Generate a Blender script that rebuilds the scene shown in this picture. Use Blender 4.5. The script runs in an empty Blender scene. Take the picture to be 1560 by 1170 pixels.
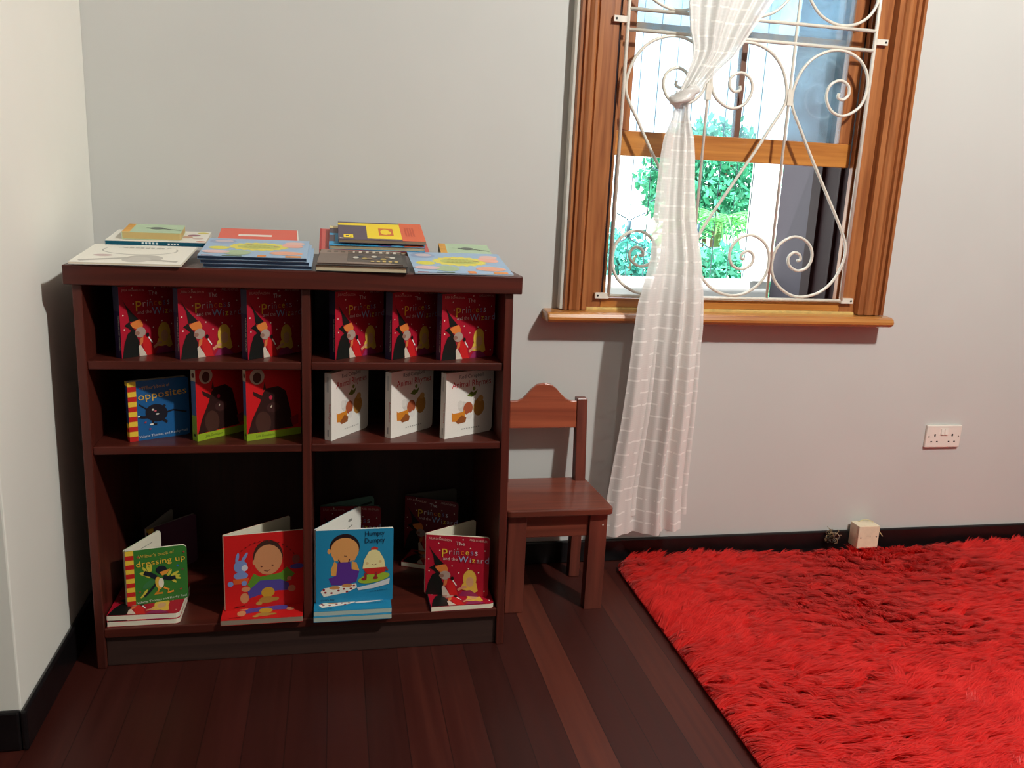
import bpy, math, random
import numpy as np
from mathutils import Matrix, Vector
random.seed(7); rng = np.random.default_rng(7)
S = bpy.context.scene; COL = S.collection
R = math.radians

# ------------------------------------------------------------------ materials
MC = {}
def srgb(c):
    return tuple(((x/255)/12.92 if x/255 <= .04045 else ((x/255+.055)/1.055)**2.4) for x in c)
def base_mat(name, col, rough=.5, spec=.5, coat=0.):
    m = bpy.data.materials.new(name); m.use_nodes = True
    b = m.node_tree.nodes['Principled BSDF']
    b.inputs['Base Color'].default_value = (*col, 1); b.inputs['Roughness'].default_value = rough
    b.inputs['Specular IOR Level'].default_value = spec; b.inputs['Coat Weight'].default_value = coat
    b.inputs['Coat Roughness'].default_value = .15
    return m, m.node_tree.nodes, m.node_tree.links, b
def ink(c, rough=.42):
    """printed card: c is an albedo in sRGB 0..255"""
    k = ('ink', tuple(c), rough)
    if k not in MC:
        m, n, l, b = base_mat('ink_%02x%02x%02x' % tuple(c), srgb(c), rough, .35)
        tx = n.new('ShaderNodeTexNoise'); tx.inputs['Scale'].default_value = 90
        mx = n.new('ShaderNodeMix'); mx.data_type = 'RGBA'; mx.blend_type = 'MULTIPLY'
        mr = n.new('ShaderNodeMapRange'); mr.inputs[3].default_value = .92; mr.inputs[4].default_value = 1.05
        l.new(tx.outputs['Fac'], mr.inputs[0]); mx.inputs[0].default_value = 1
        mx.inputs[6].default_value = (*srgb(c), 1); l.new(mr.outputs[0], mx.inputs[7])
        l.new(mx.outputs[2], b.inputs['Base Color'])
        MC[k] = m
    return MC[k]
def wood(name, c1, c2, axis='X', rough=.35, scale=1., coat=.25, bump=.15):
    """varnished grain running along axis (object space)"""
    m, n, l, b = base_mat(name, srgb(c1), rough, .45, coat)
    tc = n.new('ShaderNodeTexCoord'); mp = n.new('ShaderNodeMapping')
    s = {'X': (1.2, 22, 22), 'Y': (22, 1.2, 22), 'Z': (22, 22, 1.2)}[axis]
    mp.inputs['Scale'].default_value = [v*scale for v in s]
    l.new(tc.outputs['Object'], mp.inputs[0])
    t = n.new('ShaderNodeTexNoise'); t.inputs['Scale'].default_value = 1.6; t.inputs['Detail'].default_value = 7
    t.inputs['Distortion'].default_value = .8; l.new(mp.outputs[0], t.inputs['Vector'])
    r = n.new('ShaderNodeValToRGB'); r.color_ramp.elements[0].position = .3; r.color_ramp.elements[1].position = .68
    r.color_ramp.elements[0].color = (*srgb(c2), 1); r.color_ramp.elements[1].color = (*srgb(c1), 1)
    l.new(t.outputs['Fac'], r.inputs[0]); l.new(r.outputs[0], b.inputs['Base Color'])
    bp = n.new('ShaderNodeBump'); bp.inputs['Strength'].default_value = bump; bp.inputs['Distance'].default_value = .002
    l.new(t.outputs['Fac'], bp.inputs['Height']); l.new(bp.outputs[0], b.inputs['Normal'])
    return m
def plain(name, c, rough=.5, spec=.5, coat=0., noise=0., nscale=30, bump=0.):
    m, n, l, b = base_mat(name, srgb(c), rough, spec, coat)
    if noise or bump:
        tc = n.new('ShaderNodeTexCoord')
        t = n.new('ShaderNodeTexNoise'); t.inputs['Scale'].default_value = nscale; t.inputs['Detail'].default_value = 6
        l.new(tc.outputs['Object'], t.inputs['Vector'])
        if noise:
            mr = n.new('ShaderNodeMapRange'); mr.inputs[1].default_value = .3; mr.inputs[2].default_value = .7
            mr.inputs[3].default_value = 1-noise; mr.inputs[4].default_value = 1
            mx = n.new('ShaderNodeMix'); mx.data_type = 'RGBA'; mx.blend_type = 'MULTIPLY'; mx.inputs[0].default_value = 1
            mx.inputs[6].default_value = (*srgb(c), 1)
            l.new(t.outputs['Fac'], mr.inputs[0]); l.new(mr.outputs[0], mx.inputs[7]); l.new(mx.outputs[2], b.inputs['Base Color'])
        if bump:
            bp = n.new('ShaderNodeBump'); bp.inputs['Strength'].default_value = bump; bp.inputs['Distance'].default_value = .004
            l.new(t.outputs['Fac'], bp.inputs['Height']); l.new(bp.outputs[0], b.inputs['Normal'])
    return m

M_wall = plain('wall_paint', (206, 205, 202), .6, .3, noise=.03, nscale=3.5, bump=.12)
M_left = plain('cream_wall_paint', (243, 240, 232), .6, .3, noise=.03, nscale=3.5, bump=.12)
M_far = plain('dull_wall_paint', (120, 116, 110), .7, .3, noise=.03, nscale=3.5, bump=.12)
M_plaster = plain('rough_plaster', (212, 208, 200), .8, .2, noise=.1, nscale=40, bump=.25)
M_ceil = plain('ceiling_paint', (118, 108, 96), .8, .2)
M_base = plain('black_gloss_paint', (24, 21, 23), .28, .5, noise=.4, nscale=25, bump=.12)
M_case = wood('bookcase_wood', (92, 36, 26), (62, 24, 18), 'X', .38, coat=.1)
M_casev = wood('bookcase_wood_upright', (94, 39, 29), (66, 27, 21), 'Z', .38, coat=.1)
M_caseb = wood('bookcase_back_wood', (58, 30, 27), (42, 22, 20), 'Z', .6)
M_kick = wood('bookcase_plinth_wood', (66, 45, 39), (46, 30, 27), 'X', .5)
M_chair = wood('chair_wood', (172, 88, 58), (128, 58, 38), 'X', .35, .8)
M_seat = wood('chair_seat_wood', (138, 70, 52), (100, 48, 36), 'X', .3, .8)  # same wood as the chair, darkened for how the glossy seat takes light
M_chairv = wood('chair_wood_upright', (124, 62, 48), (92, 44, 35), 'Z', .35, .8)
M_trim = wood('window_wood', (182, 116, 68), (138, 78, 43), 'Z', .28, 1.2, .5, .3)
M_trimx = wood('window_rail_wood', (206, 138, 66), (166, 98, 44), 'X', .28, 1.2, .5, .25)
M_sill = wood('sill_wood', (204, 140, 72), (160, 92, 46), 'X', .28, 1.3, .5, .25)
M_white = plain('cream_gloss_metal', (235, 228, 216), .35, .5, .2, noise=.12, nscale=60)
M_plastic = plain('ivory_plastic', (238, 228, 218), .35, .5, .1)
M_box = plain('yellowed_plastic', (236, 220, 192), .4, .5, 0, noise=.1, nscale=50)
M_dark = plain('dark_hole', (16, 14, 14), .6)
M_steel = plain('steel_screw', (120, 112, 104), .35, .5)

def floor_mat():
    m, n, l, b = base_mat('floor_boards', srgb((70, 36, 30)), .3, .25)
    tc = n.new('ShaderNodeTexCoord'); sp = n.new('ShaderNodeSeparateXYZ'); l.new(tc.outputs['Object'], sp.inputs[0])
    def math_(op, a, bb=None, c=None):
        x = n.new('ShaderNodeMath'); x.operation = op
        for i, v in enumerate((a, bb, c)):
            if v is None: continue
            if isinstance(v, (int, float)): x.inputs[i].default_value = v
            else: l.new(v, x.inputs[i])
        return x.outputs[0]
    u = math_('DIVIDE', math_('ADD', sp.outputs[0], .017), .0947)
    idx = math_('FLOOR', u); fr = math_('FRACT', u)
    wn = n.new('ShaderNodeTexWhiteNoise'); wn.noise_dimensions = '1D'; l.new(idx, wn.inputs['W'])
    light = math_('MAXIMUM', math_('COMPARE', idx, 6., .1), math_('COMPARE', idx, 9., .1))
    light = math_('MAXIMUM', light, math_('MULTIPLY', math_('COMPARE', idx, -3., .1), .7))
    seam = math_('LESS_THAN', math_('MINIMUM', fr, math_('SUBTRACT', 1., fr)), .012)
    mp = n.new('ShaderNodeMapping'); mp.inputs['Scale'].default_value = (26, 1.1, 1); l.new(tc.outputs['Object'], mp.inputs[0])
    t = n.new('ShaderNodeTexNoise'); t.inputs['Scale'].default_value = 1.5; t.inputs['Detail'].default_value = 8; l.new(mp.outputs[0], t.inputs['Vector'])
    k = math_('ADD', math_('MULTIPLY', wn.outputs['Value'], .28), math_('MULTIPLY', t.outputs['Fac'], .45))
    k = math_('ADD', k, math_('MULTIPLY', light, .2))
    rp = n.new('ShaderNodeValToRGB'); e = rp.color_ramp.elements
    e[0].position = .1; e[0].color = (*srgb((46, 18, 15)), 1); e[1].position = 1.; e[1].color = (*srgb((118, 58, 42)), 1)
    x = e.new(.48); x.color = (*srgb((64, 26, 21)), 1)
    l.new(k, rp.inputs[0])
    mx = n.new('ShaderNodeMix'); mx.data_type = 'RGBA'; mx.inputs[7].default_value = (*srgb((28, 14, 12)), 1)
    l.new(math_('MULTIPLY', seam, .75), mx.inputs[0]); l.new(rp.outputs[0], mx.inputs[6]); l.new(mx.outputs[2], b.inputs['Base Color'])
    rr = n.new('ShaderNodeMapRange'); rr.inputs[3].default_value = .3; rr.inputs[4].default_value = .5
    l.new(t.outputs['Fac'], rr.inputs[0]); l.new(rr.outputs[0], b.inputs['Roughness'])
    bp = n.new('ShaderNodeBump'); bp.inputs['Strength'].default_value = .12; bp.inputs['Distance'].default_value = .002
    l.new(math_('SUBTRACT', t.outputs['Fac'], seam), bp.inputs['Height']); l.new(bp.outputs[0], b.inputs['Normal'])
    return m
M_floor = floor_mat()

def curtain_mat():
    m = bpy.data.materials.new('sheer_fabric'); m.use_nodes = True
    n, l = m.node_tree.nodes, m.node_tree.links; n.clear()
    out = n.new('ShaderNodeOutputMaterial'); uv = n.new('ShaderNodeUVMap'); uv.uv_map = 'UVMap'
    sp = n.new('ShaderNodeSeparateXYZ'); l.new(uv.outputs[0], sp.inputs[0])
    def math_(op, a, bb=None):
        x = n.new('ShaderNodeMath'); x.operation = op
        for i, v in enumerate((a, bb)):
            if v is None: continue
            if isinstance(v, (int, float)): x.inputs[i].default_value = v
            else: l.new(v, x.inputs[i])
        return x.outputs[0]
    row = math_('DIVIDE', sp.outputs[1], .043)
    dash = math_('LESS_THAN', math_('FRACT', row), .13)
    cx = n.new('ShaderNodeCombineXYZ'); l.new(math_('MULTIPLY', sp.outputs[0], 11.), cx.inputs[0]); l.new(math_('MULTIPLY', math_('FLOOR', row), .37), cx.inputs[1])
    nz = n.new('ShaderNodeTexNoise'); nz.inputs['Scale'].default_value = 2.2; nz.inputs['Detail'].default_value = 2; l.new(cx.outputs[0], nz.inputs['Vector'])
    dash = math_('MULTIPLY', dash, math_('GREATER_THAN', nz.outputs['Fac'], .47))
    weave = n.new('ShaderNodeTexWave'); weave.bands_direction = 'Y'; weave.inputs['Scale'].default_value = 90; weave.inputs['Distortion'].default_value = 1
    l.new(uv.outputs[0], weave.inputs['Vector'])
    d = n.new('ShaderNodeBsdfDiffuse'); d.inputs[0].default_value = (.92, .89, .86, 1)
    t = n.new('ShaderNodeBsdfTranslucent'); t.inputs[0].default_value = (.88, .86, .83, 1)
    g = n.new('ShaderNodeBsdfGlossy'); g.inputs['Roughness'].default_value = .35; g.inputs[0].default_value = (.95, .92, .9, 1)
    tr = n.new('ShaderNodeBsdfTransparent')
    a = n.new('ShaderNodeMixShader'); a.inputs[0].default_value = .15; l.new(d.outputs[0], a.inputs[1]); l.new(t.outputs[0], a.inputs[2])
    b = n.new('ShaderNodeMixShader'); b.inputs[0].default_value = .06; l.new(a.outputs[0], b.inputs[1]); l.new(g.outputs[0], b.inputs[2])
    d2 = n.new('ShaderNodeBsdfDiffuse'); d2.inputs[0].default_value = (.97, .95, .92, 1)
    c = n.new('ShaderNodeMixShader'); l.new(math_('MULTIPLY', dash, .85), c.inputs[0]); l.new(b.outputs[0], c.inputs[1]); l.new(d2.outputs[0], c.inputs[2])
    e = n.new('ShaderNodeMixShader')
    al = math_('MULTIPLY', math_('SUBTRACT', 1., dash), math_('ADD', .09, math_('MULTIPLY', weave.outputs['Fac'], .10)))
    l.new(al, e.inputs[0]); l.new(c.outputs[0], e.inputs[1]); l.new(tr.outputs[0], e.inputs[2])
    l.new(e.outputs[0], out.inputs[0]); return m
M_curtain = curtain_mat()

def glass_mat():
    m = bpy.data.materials.new('dusty_window_glass'); m.use_nodes = True
    n, l = m.node_tree.nodes, m.node_tree.links; n.clear()
    out = n.new('ShaderNodeOutputMaterial'); tc = n.new('ShaderNodeTexCoord')
    nz = n.new('ShaderNodeTexNoise'); nz.inputs['Scale'].default_value = 9; nz.inputs['Detail'].default_value = 8; l.new(tc.outputs['Object'], nz.inputs['Vector'])
    mr = n.new('ShaderNodeMapRange'); mr.inputs[1].default_value = .35; mr.inputs[2].default_value = .7; mr.inputs[3].default_value = .08; mr.inputs[4].default_value = .3
    l.new(nz.outputs['Fac'], mr.inputs[0])
    tr = n.new('ShaderNodeBsdfTransparent'); tr.inputs[0].default_value = (.92, .97, 1, 1)
    d = n.new('ShaderNodeBsdfTranslucent'); d.inputs[0].default_value = (.5, .72, .9, 1)
    g = n.new('ShaderNodeBsdfGlossy'); g.inputs['Roughness'].default_value = .05
    a = n.new('ShaderNodeMixShader'); l.new(mr.outputs[0], a.inputs[0]); l.new(tr.outputs[0], a.inputs[1]); l.new(d.outputs[0], a.inputs[2])
    b = n.new('ShaderNodeMixShader'); b.inputs[0].default_value = .05; l.new(a.outputs[0], b.inputs[1]); l.new(g.outputs[0], b.inputs[2])
    l.new(b.outputs[0], out.inputs[0]); return m
M_glass = glass_mat()

def pile_mat():
    m, n, l, b = base_mat('red_shag_pile', srgb((240, 30, 30)), .42, .5)
    g = n.new('ShaderNodeNewGeometry'); tc = n.new('ShaderNodeTexCoord')
    t = n.new('ShaderNodeTexNoise'); t.inputs['Scale'].default_value = 14; t.inputs['Detail'].default_value = 4; l.new(tc.outputs['Object'], t.inputs['Vector'])
    ad = n.new('ShaderNodeMath'); ad.operation = 'MULTIPLY_ADD'; ad.inputs[1].default_value = .5
    l.new(g.outputs['Random Per Island'], ad.inputs[0]); l.new(t.outputs['Fac'], ad.inputs[2])
    r = n.new('ShaderNodeValToRGB'); e = r.color_ramp.elements
    e[0].position = .3; e[0].color = (*srgb((226, 22, 24)), 1); e[1].position = .95; e[1].color = (*srgb((252, 62, 56)), 1)
    l.new(ad.outputs[0], r.inputs[0]); l.new(r.outputs[0], b.inputs['Base Color'])
    b.inputs['Sheen Weight'].default_value = .5; b.inputs['Sheen Tint'].default_value = (1, .5, .45, 1)
    tl = n.new('ShaderNodeBsdfTranslucent'); l.new(r.outputs[0], tl.inputs[0])
    mx = n.new('ShaderNodeMixShader'); mx.inputs[0].default_value = .5
    l.new(b.outputs[0], mx.inputs[1]); l.new(tl.outputs[0], mx.inputs[2]); l.new(mx.outputs[0], n['Material Output'].inputs[0])
    return m
M_pile = pile_mat()

# ------------------------------------------------------------------ mesh builder
class MB:
    def __init__(s): s.v = []; s.f = []; s.m = []; s.mats = []
    def slot(s, mat):
        if mat not in s.mats: s.mats.append(mat)
        return s.mats.index(mat)
    def add(s, vs, fs, mat, T=None):
        o = len(s.v); k = s.slot(mat)
        s.v += [tuple(T @ Vector(p)) if T is not None else tuple(p) for p in vs]
        s.f += [[i+o for i in f] for f in fs]; s.m += [k]*len(fs)
    def box(s, x0, x1, y0, y1, z0, z1, mat, T=None):
        vs = [(x, y, z) for x in (x0, x1) for y in (y0, y1) for z in (z0, z1)]
        s.add(vs, [(0, 1, 3, 2), (4, 6, 7, 5), (0, 4, 5, 1), (2, 3, 7, 6), (0, 2, 6, 4), (1, 5, 7, 3)], mat, T)
    def prism(s, poly, a0, a1, mat, axis='Y', T=None):
        """poly in the plane across axis, extruded from a0 to a1. Y: (x,z)  X: (y,z)  Z: (x,y)"""
        def P(p, a): return {'Y': (p[0], a, p[1]), 'X': (a, p[0], p[1]), 'Z': (p[0], p[1], a)}[axis]
        n = len(poly); vs = [P(p, a0) for p in poly]+[P(p, a1) for p in poly]
        ar = sum(poly[i][0]*poly[(i+1) % n][1]-poly[(i+1) % n][0]*poly[i][1] for i in range(n))
        flip = (ar < 0) != (axis == 'Y')
        fs = [list(range(n)), [n+i for i in reversed(range(n))]]+[(i, n+i, n+(i+1) % n, (i+1) % n) for i in range(n)]
        # orientation: caps face outwards for a0<a1
        if flip: pass
        else: fs = [list(reversed(f)) for f in fs]
        if axis == 'Y': fs = [list(f) for f in fs]
        s.add(vs, fs, mat, T)
    def tube(s, pts, r, mat, seg=8, closed=False):
        pts = [Vector(p) for p in pts]; n = len(pts); rings = []; up = None
        rr = r if hasattr(r, '__len__') else [r]*n
        for i, p in enumerate(pts):
            d = (pts[min(i+1, n-1)]-pts[max(i-1, 0)]); d.normalize()
            if up is None:
                up = d.orthogonal().normalized()
            up = (up-d*up.dot(d)).normalized(); sd = d.cross(up)
            rings.append([p+(up*math.cos(a)+sd*math.sin(a))*rr[i] for a in [2*math.pi*k/seg for k in range(seg)]])
        vs = [v for q in rings for v in q]; fs = []
        for i in range(n-1):
            for k in range(seg):
                a, b = i*seg+k, i*seg+(k+1) % seg; fs.append((a, b, b+seg, a+seg))
        fs.append(list(reversed(range(seg)))); fs.append([(n-1)*seg+k for k in range(seg)])
        s.add(vs, fs, mat)
    def cyl(s, c, r, axis, h, mat, seg=16, T=None):
        poly = [(r*math.cos(2*math.pi*k/seg), r*math.sin(2*math.pi*k/seg)) for k in range(seg)]
        if axis == 'Y': s.prism([(c[0]+p[0], c[2]+p[1]) for p in poly], c[1], c[1]+h, mat, 'Y', T)
        if axis == 'Z': s.prism([(c[0]+p[0], c[1]+p[1]) for p in poly], c[2], c[2]+h, mat, 'Z', T)
        if axis == 'X': s.prism([(c[1]+p[0], c[2]+p[1]) for p in poly], c[0], c[0]+h, mat, 'X', T)
    def mesh(s, name, smooth=False):
        me = bpy.data.meshes.new(name); me.from_pydata(s.v, [], s.f)
        for m in s.mats: me.materials.append(m)
        me.polygons.foreach_set('material_index', s.m)
        if smooth: me.polygons.foreach_set('use_smooth', [True]*len(s.f))
        me.update(); return me
    def build(s, name, parent=None, smooth=False, bevel=0, fixn=True):
        me = s.mesh(name, smooth)
        if fixn:
            import bmesh
            bm = bmesh.new(); bm.from_mesh(me); bmesh.ops.recalc_face_normals(bm, faces=bm.faces); bm.to_mesh(me); bm.free()
        o = bpy.data.objects.new(name, me); COL.objects.link(o); o.parent = parent
        if bevel:
            b = o.modifiers.new('bevel', 'BEVEL'); b.width = bevel; b.segments = 2; b.limit_method = 'ANGLE'; b.angle_limit = R(40)
            b.harden_normals = False
        return o
def tag(o, label, cat, group=None):
    o['label'] = label; o['category'] = cat
    if group: o['group'] = group
    return o
def struct(o): o['kind'] = 'structure'; return o
def thing(name, label, cat, loc=(0, 0, 0), rz=0, group=None):
    o = bpy.data.objects.new(name, None); COL.objects.link(o); o.empty_display_size = .05
    o.location = loc; o.rotation_euler = (0, 0, rz); return tag(o, label, cat, group)
def spline(pts, n=8):
    """Catmull-Rom through points"""
    P = [Vector(p) for p in pts]; P = [P[0]*2-P[1]]+P+[P[-1]*2-P[-2]]; out = []
    for i in range(1, len(P)-2):
        a, b, c, d = P[i-1:i+3]
        for k in range(n):
            t = k/n
            out.append(.5*((2*b)+(c-a)*t+(2*a-5*b+4*c-d)*t*t+(3*b-a-3*c+d)*t**3))
    out.append(P[-2]); return out

# ------------------------------------------------------------------ room
XL, XR, YF, ZC = -.685, 4.4, -4.8, 3.5
WX0, WX1, WZ0, WZ1 = .855, 1.765, .905, 2.66      # window opening in the wall
b = MB()
b.box(XL-1.9, WX0, 0, .2, -.05, ZC, M_wall); b.box(WX1, XR, 0, .2, -.05, ZC, M_wall)
b.box(WX0, WX1, 0, .2, -.05, WZ0, M_wall); b.box(WX0, WX1, 0, .2, WZ1, ZC, M_wall)
struct(b.build('wall_back'))
b = MB(); b.box(XL-1.7, XL, -.842, 0, -.05, ZC, M_left); struct(b.build('wall_left', bevel=.004))
b = MB(); b.box(XL-1.9, XL-1.7, YF, 0, -.05, ZC, M_wall); struct(b.build('wall_alcove'))
b = MB(); b.box(XR, XR+.15, YF, .2, -.05, ZC, M_far); struct(b.build('wall_right'))
b = MB(); b.box(XL-1.9, XR+.15, YF-.15, YF, -.05, ZC, M_far); struct(b.build('wall_front'))
b = MB(); b.box(XL-1.9, XR+.15, YF-.15, .2, -.05, 0, M_floor); struct(b.build('floor'))
b = MB(); b.box(XL-1.9, XR+.15, YF-.15, .2, ZC, ZC+.1, M_ceil); struct(b.build('ceiling'))
def skirting(name, x0, x1, y0, y1, h):
    b = MB(); b.box(x0, x1, y0, y1, 0, h, M_base); return struct(b.build(name, bevel=.006))
skirting('baseboard_back', XL, XR, -.014, 0, .083)
b = MB()
b.box(XL, XL+.014, -.856, -.014, 0, .1, M_base)
struct(b.build('baseboard_left', bevel=.006))
skirting('baseboard_alcove', XL-1.7, XL, -.856, -.842, .1)

# ------------------------------------------------------------------ window
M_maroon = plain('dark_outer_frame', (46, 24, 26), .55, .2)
win = bpy.data.objects.new('window_1', None); COL.objects.link(win); win.location = (1.31, 0, .9); struct(win)
def wpart(mb, name, bevel=.002, smooth=False):
    o = mb.build(name, None, smooth, bevel); o.parent = win; o.matrix_parent_inverse = Matrix.Translation((-1.31, 0, -.9)); return struct(o)
# moulded casings: profile across x (outer edge -> opening), depth towards the room
prof = [(0, 0), (0, -.026), (.004, -.032), (.012, -.032), (.014, -.024), (.018, -.024), (.020, -.031), (.028, -.031), (.030, -.024), (.034, -.026), (.044, -.030),
        (.052, -.030), (.058, -.026), (.061, -.021), (.064, -.026), (.078, -.026), (.080, -.012), (.080, 0)]
prof = [(x, y*1.45 if .0 < x < .079 or y < -.02 else y) for x, y in prof]
for side in (0, 1):
    p = [((.727+x) if side == 0 else (1.896-x*1.27), y) for x, y in prof]
    m = MB(); m.prism(p, .905, 2.72, M_trim, 'Z'); wpart(m, 'casing', 0)
    x0, x1 = ((.807, .862) if side == 0 else (1.738, 1.794))
    m = MB(); m.box(x0, x1, -.012, .0, .905, 2.68, M_trim); wpart(m, 'inner_frame')
    # reveal lining with the sash channel beads
    m = MB()
    if side == 0:
        m.box(.855, .872, 0, .2, .905, 2.66, M_maroon); m.box(.872, .884, .012, .034, .905, 2.66, M_trim); m.box(.872, .884, .082, .094, .905, 2.66, M_trim)
    else:
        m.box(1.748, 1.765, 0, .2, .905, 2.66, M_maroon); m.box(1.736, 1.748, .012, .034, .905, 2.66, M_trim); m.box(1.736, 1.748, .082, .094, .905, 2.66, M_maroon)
    wpart(m, 'reveal_lining')
    xs = .712 if side == 0 else 1.896
    if side == 0:
        m = MB(); m.box(.7165, .7285, -.036, 0, .905, 2.72, M_plaster); wpart(m, 'plaster_edge', .003)
m = MB(); m.prism([(.72, 2.66), (1.90, 2.66), (1.90, 2.76), (.72, 2.76)], -.032, 0, M_trimx, 'Y'); wpart(m, 'head_casing')
m = MB(); m.box(.855, 1.765, 0, .2, 2.655, 2.67, M_trimx); wpart(m, 'head_lining')
# lower rail between grille and sill, pale filler line, sill with rounded nose
m = MB(); m.box(.862, 1.738, -.012, .012, .912, .943, M_trimx); wpart(m, 'lower_rail')
m = MB(); m.box(.81, 1.79, -.026, .0, .900, .912, plain('pale_filler', (222, 186, 112), .6, .3, noise=.3, nscale=40)); wpart(m, 'filler_strip', .003)
nose = [(.0, .866), (-.066, .866), (-.078, .870), (-.085, .878), (-.086, .886), (-.080, .896), (-.068, .901), (-.02, .903), (.2, .905), (.2, .866)]
m = MB(); m.prism(nose, .668, 1.914, M_sill, 'X'); sl = wpart(m, 'sill', .006)
# raised lower sash
def sash(x0, x1, z0, z1, y0, y1, bot, top, st):
    o = bpy.data.objects.new('sash', None); COL.objects.link(o); o.parent = win; o.location = (0, 0, 0); o.matrix_parent_inverse = Matrix.Translation((-1.31, 0, -.9))
    struct(o)
    for nm, bx, mt in (('bottom_rail', (x0, x1, y0, y1, z0, z0+bot), M_trimx), ('top_rail', (x0, x1, y0, y1, z1-top, z1), M_trimx),
                   ('stile', (x0, x0+st, y0, y1, z0+bot, z1-top), M_trim), ('stile', (x1-st, x1, y0, y1, z0+bot, z1-top), M_trim)):
        q = MB(); q.box(*bx, mt); q = q.build(nm, o, bevel=.002); struct(q)
    xm = (x0+x1)/2
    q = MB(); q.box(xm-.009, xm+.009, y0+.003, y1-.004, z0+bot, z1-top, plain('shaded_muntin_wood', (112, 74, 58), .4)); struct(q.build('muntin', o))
    q = MB(); q.box(x0+st-.004, x1-st+.004, y0+.008, y0+.011, z0+bot-.004, z1-top+.004, M_glass); struct(q.build('pane', o))
    return o
sash(.886, 1.734, 1.402, 2.30, .036, .068, .078, .05, .048)
sash(.886, 1.734, 1.80, 2.65, .096, .140, .022, .05, .048)

# grille: welded bars and scrolls
gr = thing('window_grille', 'white painted wrought iron grille of scrolls fixed across the window', 'window grille', (1.31, -.02, .951))
def gpart(mb, name, smooth=True):
    o = mb.build(name, None, smooth, 0); o.parent = gr; o.matrix_parent_inverse = Matrix.Translation((-1.31, .02, -.951)); return o
r0 = .0056; yg = -.022
for x in (.885, 1.734):
    m = MB(); m.tube([(x, yg, .951), (x, yg, 2.64)], r0*1.1, M_white); gpart(m, 'frame_upright')
for z in (.951, 1.775, 1.835, 2.64):
    m = MB(); m.tube([(.885, yg, z), (1.734, yg, z)], r0*1.05, M_white); gpart(m, 'cross_bar')
for x in (1.168, 1.451):
    m = MB(); m.tube([(x, yg, .951), (x, yg, 2.64)], r0*.85, M_white); gpart(m, 'upright_bar')
    m = MB(); m.box(x-.009, x+.009, yg-.008, yg+.006, 1.585, 1.635, M_white); gpart(m, 'weld_clip', False)
LO = [(.091, 1.447), (.18, 1.307), (.25, 1.193), (.275, 1.134), (.272, 1.083), (.248, 1.027), (.207, .985), (.149, .963), (.092, .966), (.038, .998), (.010, 1.043), (.008, 1.098), (.028, 1.139), (.072, 1.164), (.113, 1.158), (.144, 1.13), (.152, 1.093), (.136, 1.061), (.102, 1.051), (.071, 1.068), (.065, 1.095), (.083, 1.112), (.105, 1.105), (.110, 1.088), (.097, 1.085)]
UP = [(.106, 1.427), (.059, 1.505), (.022, 1.567), (.010, 1.604), (.015, 1.648), (.037, 1.7), (.078, 1.742), (.136, 1.765), (.191, 1.764), (.242, 1.739), (.272, 1.694), (.274, 1.634), (.252, 1.591), (.202, 1.565), (.156, 1.579), (.133, 1.619), (.141, 1.657), (.175, 1.675), (.207, 1.661), (.212, 1.633), (.194, 1.616), (.175, 1.622), (.176, 1.635)]
full = list(reversed(LO))[:-1]+[((LO[0][0]+UP[0][0])/2, (LO[0][1]+UP[0][1])/2)]+UP[1:]
for col in range(3):
    x0 = .883+col*.284
    for flip in (0, 1):
        pts = []
        for u, z in full:
            u = u if col != 1 else .284-u
            z = z if not flip else 3.61-z
            pts.append((x0+u, yg, z))
        if flip: pts = [p for p in pts]
        m = MB(); m.tube(spline(pts, 6), r0*.9, M_white); gpart(m, 'scroll')
for sx, z in ((-1, .951), (1, .951), (-1, 1.803), (1, 1.803), (-1, 2.6), (1, 2.6)):
    xa = .885 if sx < 0 else 1.734
    m = MB(); x0, x1 = sorted((xa, xa+sx*.046))
    m.box(x0, x1, -.026, -.012, z-.009, z+.009, M_white); m.cyl((xa+sx*.038, -.027, z), .0035, 'Y', .003, M_dark, 10)
    gpart(m, 'fixing_lug', False)

# ------------------------------------------------------------------ outside the window
M_out = plain('veranda_white', (240, 240, 236), .6, .3)
M_purple = plain('veranda_grey_wall', (82, 76, 84), .7, .3, noise=.05, nscale=4)
M_blue = plain('veranda_blue_wall', (46, 49, 78), .5)  # dark blue for the near stretch of the veranda end wall
M_iron = plain('outdoor_iron', (54, 84, 96), .5)
b = MB(); b.box(-1.5, 2.42, .2, 1.66, -.2, .1, plain('veranda_floor', (176, 172, 166), .7)); struct(b.build('floor_veranda'))
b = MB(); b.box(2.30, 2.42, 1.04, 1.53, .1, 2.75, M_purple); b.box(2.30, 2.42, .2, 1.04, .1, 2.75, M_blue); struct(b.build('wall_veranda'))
b = MB(); b.box(-1.5, 2.5, .2, .6, 2.75, 2.85, M_out); struct(b.build('veranda_sky_blocker'))  # unseen slab, added to cut the sky light on the veranda wall
b = MB(); b.box(1.735, 1.80, .2, .26, .9, 2.7, M_maroon); b.box(.82, .885, .2, .26, .9, 2.7, M_out); struct(b.build('trim_1'))
b = MB(); b.box(-1.5, 2.30, 1.55, 1.67, .1, .85, M_out); struct(b.build('wall_parapet'))
b = MB(); b.box(2.19, 2.30, 1.53, 1.66, .85, 2.75, M_out); struct(b.build('trim_2', bevel=.004))
sc = thing('veranda_screen', 'dark metal security screen of thin bars beyond the window', 'security screen', (1.3, 1.6, .85))
def spart(mb, name):
    o = mb.build(name, None, True, 0); o.parent = sc; o.matrix_parent_inverse = Matrix.Translation((-1.3, -1.6, -.85)); return o
bars = [1.31+.0955*k for k in range(-3, 10)]
for k, x in enumerate(bars):
    m = MB(); m.tube([(x, 1.6, .85), (x, 1.6, 2.75)],  .0018 if k % 2 else .0024, M_iron, 6); spart(m, 'bar')
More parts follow.
